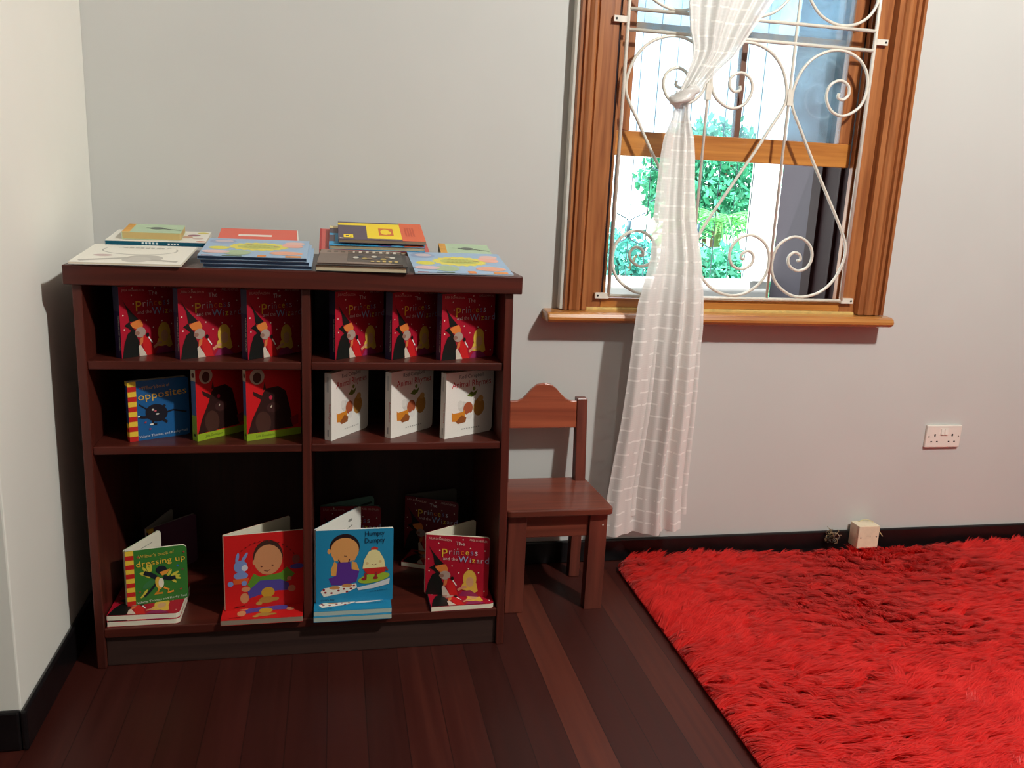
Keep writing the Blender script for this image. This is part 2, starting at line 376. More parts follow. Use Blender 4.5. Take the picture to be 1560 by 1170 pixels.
for k in (3, 5, 7, 9):
    x = bars[k]
    for z in ((1.33, .90) if k in (3, 7) else (1.10,)):
        m = MB(); m.box(x-.009, x+.009, 1.594, 1.606, z-.04, z+.04, M_iron)
        for sx in (-1, 1):
            for sz in (-1, 1):
                m.tube(spline([(x, 1.6, z+sz*.03), (x+sx*.02, 1.6, z+sz*.055), (x+sx*.085, 1.6, z+sz*.085)], 5), .0032, M_iron, 6)
        spart(m, 'ornament')
b = MB(); b.box(-8, 14, 1.67, 16, -.7, -.6, plain('garden_soil', (190, 190, 170), .9)); struct(b.build('ground'))
b = MB(); b.box(-6, 12, 9.0, 9.2, -.6, 1.2, M_out); struct(b.build('wall_garden'))
def leafmat(c):
    m, n, l, bb = base_mat('leaf_%d_%d_%d' % c, srgb(c), .5, .4)
    g = n.new('ShaderNodeNewGeometry'); r = n.new('ShaderNodeValToRGB'); e = r.color_ramp.elements
    e[0].color = (*[x*.45 for x in srgb(c)], 1); e[1].color = (*[min(1, x*1.5) for x in srgb(c)], 1)
    l.new(g.outputs['Random Per Island'], r.inputs[0]); l.new(r.outputs[0], bb.inputs['Base Color'])
    tl = n.new('ShaderNodeBsdfTranslucent'); l.new(r.outputs[0], tl.inputs[0])
    mx = n.new('ShaderNodeMixShader'); mx.inputs[0].default_value = .4
    l.new(bb.outputs[0], mx.inputs[1]); l.new(tl.outputs[0], mx.inputs[2]); l.new(mx.outputs[0], n['Material Output'].inputs[0]); return m
def bush(name, label, c, rad, nl, ls, col, stems=5, base=-.6):
    t = thing(name, label, 'shrub', (c[0], c[1], base))
    m = MB(); mt = leafmat(col); N = []
    for i in range(nl):
        while True:
            p = rng.uniform(-1, 1, 3)
            if .35 < np.linalg.norm(p) < 1: break
        p = p*np.array(rad); d = rng.normal(size=3); d /= np.linalg.norm(d); s = np.cross(d, rng.normal(size=3)); s /= np.linalg.norm(s)
        L = ls*rng.uniform(.6, 1.3); w = L*.24; o = p+np.array([0, 0, c[2]-base])
        m.add([o, o+d*L*.45+s*w, o+d*L, o+d*L*.45-s*w], [(0, 1, 2, 3)], mt)
    m.build('foliage', t, fixn=False)
    m = MB(); sm = plain('stem_bark', (96, 82, 60), .8)
    for k in range(stems):
        a = 2*math.pi*k/stems
        m.tube([(0, 0, 0), (.3*rad[0]*math.cos(a), .3*rad[1]*math.sin(a), c[2]-base), (.7*rad[0]*math.cos(a), .7*rad[1]*math.sin(a), c[2]-base+.5*rad[2])], [.03, .02, .008], sm, 6)
    m.build('stem', t, True)
def fern(name, label, c, n, L, col, base=-.6):
    t = thing(name, label, 'fern', (c[0], c[1], base)); mt = leafmat(col); m = MB()
    m.tube([(0, 0, 0), (0, 0, c[2]-base)], [.04, .03], plain('fern_trunk', (110, 130, 86), .9), 8); m.build('trunk', t, True)
    for k in range(n):
        a = 2*math.pi*k/n+random.uniform(-.2, .2); m = MB(); hd = Vector((math.cos(a), math.sin(a), 0)); sd = Vector((-math.sin(a), math.cos(a), 0))
        rise = random.uniform(.35, .8)
        ax = [Vector((0, 0, c[2]-base))+hd*(L*q)+Vector((0, 0, L*(rise*q-1.0*q*q))) for q in [i/14 for i in range(15)]]
        m.tube(ax, .008, mt, 5)
        for i in range(2, 15):
            w = L*.26*math.sin(math.pi*min(1, i/15+.08))
            for sg in (-1, 1):
                o = ax[i]; d = sd*sg*w+hd*w*.4-Vector((0, 0, w*.25))
                m.add([o, o+d*.5+hd*.018, o+d, o+d*.5-hd*.018], [(0, 1, 2, 3)], mt)
        m.build('frond', t, fixn=False)
bush('garden_shrub', 'dark feathery shrub behind the screen above the fern', (3.75, 5.7, 1.45), (.75, .5, .6), 4200, .10, (80, 170, 136))
bush('garden_shrub', 'low leafy shrub just above the white parapet under the fern', (2.8, 3.15, .70), (.42, .3, .24), 2200, .075, (104, 190, 160))
bush('garden_shrub', 'bluish shrub at the bottom left of the window opening', (1.92, 3.0, .72), (.34, .3, .34), 2400, .06, (90, 176, 164))
bush('garden_shrub', 'tall pale tree crown far behind the left window bars', (1.9, 7.2, 2.0), (.9, .7, .6), 700, .2, (120, 200, 160))
fern('tree_fern', 'bright green fern with arching fronds seen between the screen bars', (3.3, 4.4, 1.08), 26, .62, (120, 206, 124))

# ------------------------------------------------------------------ bookcase
BX0, BX1, BF, BB = -.609, .470, -.527, -.035
bc = thing('bookcase', 'low dark wooden bookcase with six open bays standing in the corner', 'bookcase', (-.07, BF, 0))
def bpart(mb, name, bevel=.0025):
    o = mb.build(name, None, False, bevel); o.parent = bc; o.matrix_parent_inverse = Matrix.Translation((.07, -BF, 0)); return o
m = MB(); m.box(-.624, .480, BF-.014, BB, 1.013, 1.060, M_case); bpart(m, 'top_board', .003)
for s in (0, 1):
    m = MB()
    if s == 0: m.box(BX0, BX0+.022, BF, BB, 0, 1.013, M_casev)
    else: m.prism([(.438, 1.013), (.460, 1.013), (.478, 0), (.456, 0)], BF, BB, M_casev, 'Y')
    bpart(m, 'side_panel')
m = MB(); m.box(-.081, -.058, BF+.002, BB-.012, .113, 1.013, M_casev); bpart(m, 'divider')
for zt, zb in ((.826, .805), (.608, .587)):
    m = MB(); m.box(BX0+.022, -.081, BF+.006, BB-.012, zb, zt, M_case); bpart(m, 'shelf')
    m = MB(); m.box(-.058, .4415 if zt > .7 else .4455, BF+.006, BB-.012, zb, zt, M_case); bpart(m, 'shelf')
m = MB(); m.box(BX0+.022, .454, BF+.001, BB-.012, .087, .113, M_case); bpart(m, 'bottom_shelf')
m = MB(); m.box(BX0+.022, .456, BF+.012, BF+.03, 0, .087, M_kick); bpart(m, 'plinth')
m = MB(); m.box(BX0+.01, .462, BB-.012, BB-.002, .0, 1.013, M_caseb); bpart(m, 'back_panel', 0)

# ------------------------------------------------------------------ chair
ch = thing('small_chair', "child's wooden chair with hump-topped backrest between bookcase and curtain", 'chair', (.665, -.21, 0))
def cpart(mb, name, bevel=.003, parent=None):
    o = mb.build(name, None, False, bevel); o.parent = ch; o.matrix_parent_inverse = Matrix.Translation((-.665, .21, 0)); return o
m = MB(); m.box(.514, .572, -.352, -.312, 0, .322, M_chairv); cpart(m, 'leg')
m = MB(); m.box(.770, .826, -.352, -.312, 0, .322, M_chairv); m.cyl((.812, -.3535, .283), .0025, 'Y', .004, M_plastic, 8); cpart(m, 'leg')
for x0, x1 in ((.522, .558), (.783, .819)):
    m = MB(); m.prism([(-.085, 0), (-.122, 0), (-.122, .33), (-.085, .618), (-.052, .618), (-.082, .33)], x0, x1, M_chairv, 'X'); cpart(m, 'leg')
def rounded(x0, x1, y0, y1, rads, n=5):
    """rounded rectangle; rads for corners (x0,y0),(x1,y0),(x1,y1),(x0,y1)"""
    out = []
    for (cx, cy, sx, sy, a0), r in zip(((x0, y0, 1, 1, 180), (x1, y0, -1, 1, 270), (x1, y1, -1, -1, 0), (x0, y1, 1, -1, 90)), rads):
        if r <= 0: out.append((cx, cy)); continue
        for k in range(n+1):
            a = R(a0+90*k/n); out.append((cx+sx*r+r*math.cos(a), cy+sy*r+r*math.sin(a)))
    return out
st = rounded(.502, .838, -.372, -.078, (.018, .018, .012, .012)); st = [(x if y < -.2 else .665+(x-.665)*.93, y) for x, y in st]
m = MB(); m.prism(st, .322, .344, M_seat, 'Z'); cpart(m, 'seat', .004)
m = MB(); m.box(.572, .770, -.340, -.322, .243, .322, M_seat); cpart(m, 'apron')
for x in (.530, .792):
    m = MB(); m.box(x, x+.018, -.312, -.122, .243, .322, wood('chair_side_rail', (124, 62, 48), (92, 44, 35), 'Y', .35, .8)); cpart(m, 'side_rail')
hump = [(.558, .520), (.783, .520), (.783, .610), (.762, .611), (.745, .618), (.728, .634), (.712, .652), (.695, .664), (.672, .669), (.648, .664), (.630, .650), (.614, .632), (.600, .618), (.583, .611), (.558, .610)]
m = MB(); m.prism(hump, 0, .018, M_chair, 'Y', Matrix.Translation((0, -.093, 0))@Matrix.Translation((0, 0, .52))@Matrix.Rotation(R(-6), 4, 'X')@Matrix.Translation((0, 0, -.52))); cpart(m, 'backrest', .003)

# ------------------------------------------------------------------ curtain
cu = thing('knotted_curtain', 'white sheer curtain tied in a knot, hanging in front of the window', 'curtain', (1.07, -.1, .12))
def interp(tab, z):
    zs = [t[0] for t in tab]; return float(np.interp(z, zs[::-1], [t[1] for t in tab][::-1]))
TL = [(1.60, 1.038), (1.575, 1.044), (1.517, 1.034), (1.46, 1.012), (1.403, 1.004), (1.21, .986), (1.09, .981), (.945, .948), (.858, .941), (.797, .938), (.54, .927), (.27, .905), (.135, .904)]
TR = [(1.60, 1.094), (1.575, 1.086), (1.517, 1.094), (1.46, 1.114), (1.403, 1.121), (1.21, 1.127), (1.09, 1.148), (.945, 1.163), (.858, 1.167), (.797, 1.163), (.54, 1.169), (.27, 1.177), (.135, 1.186)]
def sheet(name, L, Rr, z0, z1, nz, ns, depth, hem=None, thick=.0):
    vs = []; fs = []; uv = []
    for i in range(nz+1):
        z = z0+(z1-z0)*i/nz
        for k in range(ns+1):
            s = k/ns; zz = z
            x = interp(L, z)*(1-s)+interp(Rr, z)*s; y = depth(s, z)
            if hem and i > nz-3: zz = z+hem(s)
            vs.append((x, y, zz))
        # arc length across, for the woven pattern
    for i in range(nz+1):
        u = 0
        for k in range(ns+1):
            if k: u += (Vector(vs[i*(ns+1)+k])-Vector(vs[i*(ns+1)+k-1])).length
            uv.append((u, vs[i*(ns+1)+k][2]))
    for i in range(nz):
        for k in range(ns):
            a = i*(ns+1)+k; fs.append((a, a+1, a+ns+2, a+ns+1))
    me = bpy.data.meshes.new(name); me.from_pydata(vs, [], fs); me.materials.append(M_curtain)
    ul = me.uv_layers.new(name='UVMap')
    for lp in me.loops: ul.data[lp.index].uv = uv[lp.vertex_index]
    me.polygons.foreach_set('use_smooth', [True]*len(fs)); me.update()
    o = bpy.data.objects.new(name, me); COL.objects.link(o); o.parent = cu; o.matrix_parent_inverse = Matrix.Translation((-1.07, .1, -.12)); return o
def sm(a, b_, x): t = min(1, max(0, (x-a)/(b_-a))); return t*t*(3-2*t)
def tail_depth(s, z):
    q = sm(1.6, .3, z)              # 0 at the knot, 1 near the hem
    front = -.072-.062*sm(1.5, .95, z)+.04*sm(.80, .2, z)
    g = lambda c, w: math.exp(-((s-c)/w)**2)
    f = -.016*g(.13, .13)+.020*g(.40, .13)-.024*g(.64, .07)+.014*g(.765, .05)-.016*g(.88, .07)
    f += .006*math.sin(2*math.pi*s*5.3+1.3*z)*g(.5, .5)
    return front+f*(.35+.75*q)
sheet('tail', TL, TR, 1.60, .135, 90, 72, tail_depth, lambda s: (.012 if s > .78 else 0)-.014*(s < .74)*0)
# a second layer behind, ending higher, peeping out at the right
TL2 = [(z, x+.05) for z, x in TL]; TR2 = [(z, x+.006+.012*sm(1.2, .5, z)+.010*sm(1.5, 1.3, z)) for z, x in TR]
sheet('rear_layer', TL2, TR2, 1.58, .195, 70, 48, lambda s, z: tail_depth(.5, z)+.030+(.004+.014*sm(1.5, .5, z))*math.sin(2*math.pi*(s*2.6+.2)))
UL = [(2.72, 1.04), (2.2, 1.046), (1.866, 1.054), (1.78, 1.067), (1.736, 1.082), (1.694, 1.082), (1.645, 1.066), (1.60, 1.050), (1.57, 1.046)]
UR = [(2.72, 1.62), (2.2, 1.50), (1.89, 1.335), (1.827, 1.294), (1.766, 1.256), (1.716, 1.226), (1.676, 1.182), (1.632, 1.142), (1.60, 1.112), (1.57, 1.080)]
sheet('upper_drape', UL, UR, 2.72, 1.585, 90, 72, lambda s, z: -.075-(.008+.010*sm(1.6, 2.2, z))*math.cos(2*math.pi*(s*2.1+.1+.25*(2.0-z)))-.25*.02*math.cos(2*math.pi*s*7.7+z*4))
sheet('upper_rear_layer', [(z, x+.012) for z, x in UL], [(z, x-.022) for z, x in UR], 2.72, 1.60, 70, 48, lambda s, z: -.052-.006*math.sin(2*math.pi*(s*1.7+.3)+z*2))
# knot: a twisted wrap around the gathered cloth
vs = []; fs = []; uv = []; NU, NV = 40, 20
for i in range(NU):
    a = 2*math.pi*i/NU
    for k in range(NV):
        bb = 2*math.pi*k/NV
        rr = .017*(1+.22*math.cos(3*bb+2*a)+.10*math.cos(5*bb-a))
        cx, cy, cz = .028*math.cos(a), .022*math.sin(a), .012*math.cos(a)*1.4
        vs.append((1.066+cx+rr*math.cos(bb)*math.cos(a), -.080+cy+rr*math.cos(bb)*math.sin(a), 1.586+cz+rr*1.15*math.sin(bb)))
for i in range(NU):
    for k in range(NV):
        fs.append((i*NV+k, ((i+1) % NU)*NV+k, ((i+1) % NU)*NV+(k+1) % NV, i*NV+(k+1) % NV))
me = bpy.data.meshes.new('knot'); me.from_pydata(vs, [], fs); me.materials.append(M_curtain); ul = me.uv_layers.new(name='UVMap')
for lp in me.loops:
    i, k = divmod(lp.vertex_index, NV); ul.data[lp.index].uv = (i*.01, k*.006+.02)
me.polygons.foreach_set('use_smooth', [True]*len(fs)); me.update()
kn = bpy.data.objects.new('knot', me); COL.objects.link(kn); kn.parent = cu; kn.matrix_parent_inverse = Matrix.Translation((-1.07, .1, -.12))

# ------------------------------------------------------------------ wall socket, junction box, wire tangle
so = thing('wall_socket', 'white double power socket with switches on the wall under the window', 'power socket', (2.2445, 0, .447))
m = MB(); m.box(-.074, .074, -.012, 0, -.043, .043, M_plastic); fp = m.build('face_plate', so, bevel=.003)
for dx in (-.009, .007):
    m = MB(); m.prism([(.003, -.012), (-.013, .012), (-.018, -.012)][:0] or [(0, -.012), (-.0055, -.010), (-.0025, .012), (0, .012)], -.0065, .0065, M_plastic, 'X', Matrix.Translation((dx, -.012, .018))); m.build('switch', so, bevel=.001)
for cx in (-.038, .036):
    for bx in ((cx-.003, cx+.003, .001, .010), (cx-.0155, cx-.0085, -.0215, -.0175), (cx+.0085, cx+.0155, -.0215, -.0175)):
        m = MB(); m.box(bx[0], bx[1], -.0126, -.011, bx[2], bx[3], M_dark); m.build('pin_hole', fp)
for cx in (-.063, .063):
    m = MB(); m.cyl((cx, -.0128, .0), .003, 'Y', .002, M_steel, 10); m.build('fixing_screw', fp)
jb = thing('junction_box', 'small square cream junction box against the black baseboard behind the rug', 'junction box', (1.947, -.035, .034))
m = MB(); m.box(-.043, .043, -.026, .021, 0, .087, M_box); m.build('box_body', jb, bevel=.002)
m = MB(); m.box(-.043, .043, -.036, -.027, 0, .087, M_box); cp = m.build('cover_plate', jb, bevel=.002)
for cx, cz in ((-.032, .042), (.032, .045)):
    m = MB(); m.cyl((cx, -.0368, cz), .003, 'Y', .002, M_steel, 10); m.build('screw', cp)
m = MB(); m.prism([(-.008, .048), (.006, .048), (.006, .043), (.0075, .043), (.0075, .0492), (-.008, .0492)], -.0363, -.035, M_steel); m.build('scratch_mark', cp)
m = MB(); m.tube(spline([(-.02, .012, .086), (.0, .010, .094), (.03, .006, .092), (.05, .0, .075), (.066, -.006, .05), (.078, -.010, .034)], 6), .0016, plain('cream_wire', (214, 200, 150), .5), 6); m.build('loose_wire', jb, True)
tg = MB(); wm = [plain('straw_wire', (150, 126, 92), .6), plain('dark_wire', (50, 40, 34), .6), plain('grey_wire', (120, 110, 100), .6)]
for k in range(34):
    p = Vector((0, 0, .024)); pts = []
    d = Vector(rng.normal(size=3)); d.normalize()
    for i in range(7):
        pts.append((p.x, min(p.y, .014), max(p.z, .003))); d = (d*.5+Vector(rng.normal(size=3))*.7); d.normalize(); p = p*.9+Vector((0, 0, .0024))+d*.012
        p.x = max(-.034, min(.034, p.x)); p.y = max(-.02, min(.014, p.y))
    tg.tube(spline(pts, 3), .0011, wm[k % 3], 5)
o = tg.build('wire_tangle', None, True); o.location = (1.823, -.032, .045); tag(o, 'small frayed tangle of wires by the baseboard beside the cream box', 'wire tangle')

# ------------------------------------------------------------------ rug
rug = thing('shaggy_rug', 'large bright red shaggy rug lying on the dark floorboards', 'rug', (2.1, -1.2, 0))
RX0, RX1, RY0, RY1 = .957, 3.45, -2.3, -.045
base = rounded(RX0+.012, RX1, RY0, RY1-.012, (.07, .07, .07, .075), 8)
m = MB(); m.prism(base, 0.001, .016, plain('rug_backing', (214, 16, 20), .9), 'Z')
o = m.build('backing'); o.parent = rug; o.matrix_parent_inverse = Matrix.Translation((-2.1, 1.2, 0))
def make_pile(n, x0, x1, y0, y1, seedv):
    g = np.random.default_rng(seedv)
    px = g.uniform(x0, x1, n); py = g.uniform(y0, y1, n)
    # keep the rounded corner at the back left
    cr = .075; cx, cy = RX0+cr, RY1-cr
    keep = ~((px < cx) & (py > cy) & ((px-cx)**2+(py-cy)**2 > cr*cr)); px, py = px[keep], py[keep]; n = len(px)
    # slow swirling lay of the fibres
    ang = -0.7+.55*np.sin(2.3*px+1.7*py+.4)+.45*np.sin(5.1*px-3.7*py+1.2)+.35*np.sin(9.3*py+6.1*px)
    lean = 1.02+.07*np.sin(3.3*px-2.9*py+2.)+.11*np.sin(8.7*px+7.9*py)
    # clumps: fibres in a cell share a tip
    cs = .036; jx = g.uniform(-.3, .3, (400, 400)); jy = g.uniform(-.3, .3, (400, 400)); ja = g.normal(0, .38, (400, 400)); jl = g.normal(0, .12, (400, 400))
    ix = np.floor((px-RX0)/cs+3).astype(int) % 400; iy = np.floor((py-RY0)/cs+3).astype(int) % 400
    ccx = RX0+(ix-3+.5+jx[ix, iy])*cs; ccy = RY0+(iy-3+.5+jy[ix, iy])*cs
    ang = ang+ja[ix, iy]+g.normal(0, .22, n); lean = np.clip(lean+jl[ix, iy]+g.normal(0, .12, n), .35, 1.35)
    L = g.uniform(.042, .066, n)
    dx, dy = np.cos(ang), np.sin(ang)
    tx = px+(ccx-px)*.35; ty = py+(ccy-py)*.45
    P = np.zeros((n, 4, 3))
    for k, t in enumerate((0, .34, .7, 1.)):
        out = L*np.sin(lean)*(t**1.5); up = L*(t*np.cos(lean)*.75+ .30*np.sin(np.pi*np.minimum(1, t*.62))*np.sin(lean))
        P[:, k, 0] = px+(tx-px)*t+dx*out; P[:, k, 1] = py+(ty-py)*t+dy*out; P[:, k, 2] = .012+np.maximum(.002, up*.8)
    P[:, :, 1] = np.minimum(P[:, :, 1], -.018)
    w = g.uniform(.0013, .0024, n); sx, sy = -dy*w, dx*w
    V = np.zeros((n, 7, 3))
    for k, ww in enumerate((1., .95, .7)):
        V[:, 2*k] = P[:, k]; V[:, 2*k, 0] += sx*ww; V[:, 2*k, 1] += sy*ww
        V[:, 2*k+1] = P[:, k]; V[:, 2*k+1, 0] -= sx*ww; V[:, 2*k+1, 1] -= sy*ww
    V[:, 6] = P[:, 3]
    me = bpy.data.meshes.new('pile'); me.vertices.add(n*7); me.vertices.foreach_set('co', V.ravel().astype(np.float32))
    lt = np.array([0, 1, 3, 2, 2, 3, 5, 4, 4, 5, 6]); me.loops.add(n*11)
    me.loops.foreach_set('vertex_index', (np.arange(n)[:, None]*7+lt).ravel().astype(np.int32))
    me.polygons.add(n*3); st_ = (np.arange(n)[:, None]*11+np.array([0, 4, 8])).ravel().astype(np.int32)
    me.polygons.foreach_set('loop_start', st_); me.polygons.foreach_set('loop_total', np.tile([4, 4, 3], n).astype(np.int32))
    me.polygons.foreach_set('use_smooth', np.ones(n*3, dtype=bool)); me.materials.append(M_pile); me.update(); me.validate()
    return me
pm = make_pile(330000, RX0+.004, RX1, -1.75, RY1-.004, 3)
o = bpy.data.objects.new('pile', pm); COL.objects.link(o); o.parent = rug; o.matrix_parent_inverse = Matrix.Translation((-2.1, 1.2, 0)); o['kind'] = 'stuff'

# ------------------------------------------------------------------ books
_TX = {}
def textmesh(s):
    """flat outline of a word, baseline at 0, one unit high lettering"""
    if s not in _TX:
        cu_ = bpy.data.curves.new('word', 'FONT'); cu_.body = s; cu_.size = 1; cu_.resolution_u = 2
        ob = bpy.data.objects.new('word', cu_); COL.objects.link(ob)
        dg = bpy.context.evaluated_depsgraph_get(); me_ = bpy.data.meshes.new_from_object(ob.evaluated_get(dg))
        v = [tuple(q.co) for q in me_.vertices]; f = [list(p.vertices) for p in me_.polygons]
        x0 = min(p[0] for p in v); x1 = max(p[0] for p in v)
        _TX[s] = (v, f, x0, x1)
        bpy.data.objects.remove(ob); bpy.data.curves.remove(cu_); bpy.data.meshes.remove(me_)
    return _TX[s]
def El(c, cx, cy, rx, ry=None, rot=0, n=22, a0=0, a1=360):
    ry = rx if ry is None else ry; ca, sa = math.cos(R(rot)), math.sin(R(rot)); out = []
    k = n if a1-a0 >= 360 else n+1
    for i in range(k):
        a = R(a0+(a1-a0)*i/n); x, y = rx*math.cos(a), ry*math.sin(a); out.append((cx+x*ca-y*sa, cy+x*sa+y*ca))
    return ('P', c, out)
def Po(c, *pts): return ('P', c, list(pts))
def Re(c, x0, x1, y0, y1): return ('P', c, [(x0, y0), (x1, y0), (x1, y1), (x0, y1)])
def Ln(c, pts, wd):
    out = []
    L_ = []; R_ = []
    for i, p in enumerate(pts):
        a = pts[max(0, i-1)]; b_ = pts[min(len(pts)-1, i+1)]; dx, dy = b_[0]-a[0], b_[1]-a[1]; n_ = math.hypot(dx, dy) or 1
        L_.append((p[0]-dy/n_*wd, p[1]+dx/n_*wd)); R_.append((p[0]+dy/n_*wd, p[1]-dx/n_*wd))
    return ('P', c, L_+R_[::-1])
def Tx(c, s, cx, cy, size, rot=0, width=None, cond=1.): return ('T', c, s, cx, cy, size, rot, width, cond)
def St(c, cx, cy, r):
    return ('P', c, [(cx+(r if k % 2 == 0 else r*.42)*math.sin(k*math.pi/5), cy+(r if k % 2 == 0 else r*.42)*math.cos(k*math.pi/5)) for k in range(10)])
def paint(mb, art, w, h, fn, t0=.00012, dt=.00005):
    """art in 0..1 of a face w x h, each piece a hair above the one before"""
    for k, a in enumerate(art):
        off = t0+dt*k; mt = ink(a[1])
        if a[0] == 'P':
            pts = [(min(1, max(0, x))*w, min(1, max(0, y))*h) for x, y in a[2]]
            mb.add([fn(x, y, off) for x, y in pts], [list(range(len(pts)))], mt)
        else:
            _, c, s, cx, cy, size, rot, width, cond = a
            v, f, x0, x1 = textmesh(s); sc_ = size*h; sx = sc_*cond
            if width: sx = width*w/(x1-x0)
            ca, sa = math.cos(R(rot)), math.sin(R(rot)); mid = (x0+x1)/2; o = []
            for p in v:
                x, y = (p[0]-mid)*sx, p[1]*sc_; o.append(fn(cx*w+x*ca-y*sa, cy*h+x*sa+y*ca, off))
            mb.add(o, f, mt)
def board(w, h, r):
    return rounded(0, w, 0, h, (0, r, r, 0), 4)
def book(name, label, group, w, h, t, cover, pages, art, spine=(), r=.0, open_=None, spine_bottom=None, tb=None, spine_col=None, inner=(), cat='book', hard=.0):
    """local frame: spine edge x=0, front cover at y=0 facing -y, up z. open_ = angle of the back half (degrees)"""
    root = thing(name, label, cat, group=group)
    c = .0012; cm, pm_ = ink(cover), ink(pages, .7); scol = ink(spine_col or cover)
    def flat(mb, y0, y1, mt, ins=0., T=None):
        p = [(min(w-ins, x) if x > w/2 else x, min(h-ins, max(ins, z))) for x, z in board(w, h, r)]
        mb.prism(p, y0, y1, mt, 'Y', T)
    fm = MB(); flat(fm, 0, c, cm)
    if open_ is None:
        flat(fm, t-c, t, cm); fm.box(0, c, c, t-c, 0, h, scol)
        if spine_bottom: fm.box(0, w, c, t-c, 0, c, ink(spine_bottom))
    else:
        fm.box(0, c, c, t, 0, h, scol)
    paint(fm, art, w, h, lambda x, y, o: (x, -o, y))
    if spine: paint(fm, spine, t, h, lambda x, y, o: (-o, t-x, y))
    if spine_bottom and inner: paint(fm, inner, w, t, lambda x, y, o: (x, t-y, -o))
    fm.build('cover', root, fixn=False)
    pb = MB(); flat(pb, c, (t-c if open_ is None else t), pm_, hard)
    pb.build('page_block', root, fixn=True)
    if open_ is not None:
        tb = tb or t
        T = Matrix.Translation((0, t, 0))@Matrix.Rotation(R(open_), 4, 'Z')
        q = MB(); flat(q, 0, tb-c, pm_, hard, T)
        if inner: paint(q, inner, w, h, lambda x, y, o: T@Vector((x, -o, y)))
        q.build('back_pages', root, fixn=False)
        q = MB(); flat(q, tb-c, tb, cm, 0, T); q.build('back_cover', root, fixn=True)
    return root
def place(o, x, y, z, a): o.location = (x, y, z); o.rotation_euler = (0, 0, R(a))
def lay(o, x, y, z, yaw=0, tilt=0, roll=0):
    """front cover up; (x,y,z) = front left corner of the cover"""
    cy, sy, ct, st_ = math.cos(R(yaw)), math.sin(R(yaw)), math.cos(R(tilt)), math.sin(R(tilt))
    ex = Vector((cy, sy, 0)); ey = Vector((-sy*ct, cy*ct, st_)); n = ex.cross(ey)
    M = Matrix((ex, -n, ey)).transposed().to_4x4(); M.translation = (x, y, z)
    o.rotation_euler = M.to_euler(); o.location = (x, y, z)
def copy_book(root, label=None):
    r_ = root.copy(); COL.objects.link(r_)
    if label: r_['label'] = label
    for ch_ in list(root.children):
        c_ = ch_.copy(); COL.objects.link(c_); c_.parent = r_
    return r_
# ---- cover designs (plain stand-in pictures, the lettering as printed)
CR = (176, 22, 46); BLK = (22, 24, 22); CRM = (236, 226, 200)
def two_title(y1, y2):
    out = []
    x = .255
    for ch_, c_, s_, dx in (('P', (236, 190, 60), .205, .095), ('r', (240, 214, 214), .135, .062), ('i', (190, 196, 206), .135, .05), ('n', (150, 142, 152), .135, .076), ('c', (232, 110, 40), .135, .07), ('e', (238, 196, 66), .135, .075), ('s', (122, 118, 162), .14, .068), ('s', (226, 216, 224), .14, .06)):
        tw = textmesh(ch_); wd = (tw[3]-tw[2])*s_*1.035; out.append(Tx(c_, ch_, x+wd/2, y1-(.055 if ch_ == 'P' else 0), s_)); x += wd+.023
    x = .515
    for ch_, c_, s_, dx in (('W', (150, 178, 214), .15, .088), ('i', (176, 176, 186), .12, .058), ('z', (240, 206, 66), .13, .068), ('a', (190, 168, 172), .125, .068), ('r', (190, 168, 172), .125, .06), ('d', (176, 172, 206), .15, .06)):
        tw = textmesh(ch_); wd = (tw[3]-tw[2])*s_*1.035; out.append(Tx(c_, ch_, x+wd/2, y2, s_)); x += wd+.020
    return out
def art_hat():
    a = [El((240, 226, 206), x, y, .011, n=8) for x, y in ((.20, .87), (.22, .97), (.58, .95), (.22, .75), (.05, .60), (.42, .5), (.06, .40), (.53, .39), (.68, .47), (.84, .41), (.93, .78), (.70, .81), (.94, .10), (.5, .79))]
    a += [Po(BLK, (.045, .83), (.10, .74), (.19, .63), (.29, .53), (.23, .505), (.15, .50), (.14, .54), (.12, .66)),
          Po(BLK, (.06, .455), (.15, .51), (.16, .46), (.24, .36), (.26, .27), (.29, .20), (.28, .15), (.27, 0), (.01, 0), (.05, .20), (.11, .34), (.17, .375), (.11, .425)),
          Po((226, 128, 60), (.155, .47), (.20, .50), (.32, .525), (.36, .45), (.35, .40), (.25, .39), (.19, .42)),
          El((176, 152, 140), .315, .34, .085, .075), El((150, 106, 92), .26, .33, .04, .03), Po((214, 120, 70), (.30, .25), (.36, .27), (.35, .19), (.29, .14)),
          Po((206, 34, 36), (.36, .30), (.46, .22), (.53, .0), (.38, .0), (.34, .16)),
          Po((214, 196, 180), (.27, .14), (.30, .17), (.33, .12), (.37, .06), (.40, 0), (.28, 0)),
          El(BLK, .43, .295, .025, .03), Ln((240, 236, 230), [(.44, .26), (.50, .17)], .009),
          El((226, 182, 74), .705, .30, .105, .15), Po((226, 182, 74), (.60, .22), (.56, .12), (.66, .10), (.76, .05), (.84, .10), (.81, .24)), El((214, 160, 116), .71, .25, .06, .085),
          Ln((214, 150, 116), [(.52, .10), (.60, .15), (.66, .16)], .02), Po((150, 44, 92), (.54, .0), (.60, .09), (.72, .11), (.82, .05), (.86, .0))]
    a += [Tx((230, 190, 180), 'JULIA DONALDSON', .22, .925, .05, -4, .36), Tx((230, 190, 180), 'AXEL SCHEFFLER', .82, .93, .05, -4, .28), Tx((236, 220, 214), 'The', .54, .855, .09, 0), Tx((226, 190, 186), 'and the', .39, .60, .075, 0)]
    return a+two_title(.70, .575)
SP_HAT = [Re((24, 26, 60), 0, 1, 0, 1), Re((58, 58, 78), 0, 1, .66, 1), ('T', (214, 206, 190), 'THE PRINCESS AND THE WIZARD', .68, .36, .032, -90, None, 1.), ]
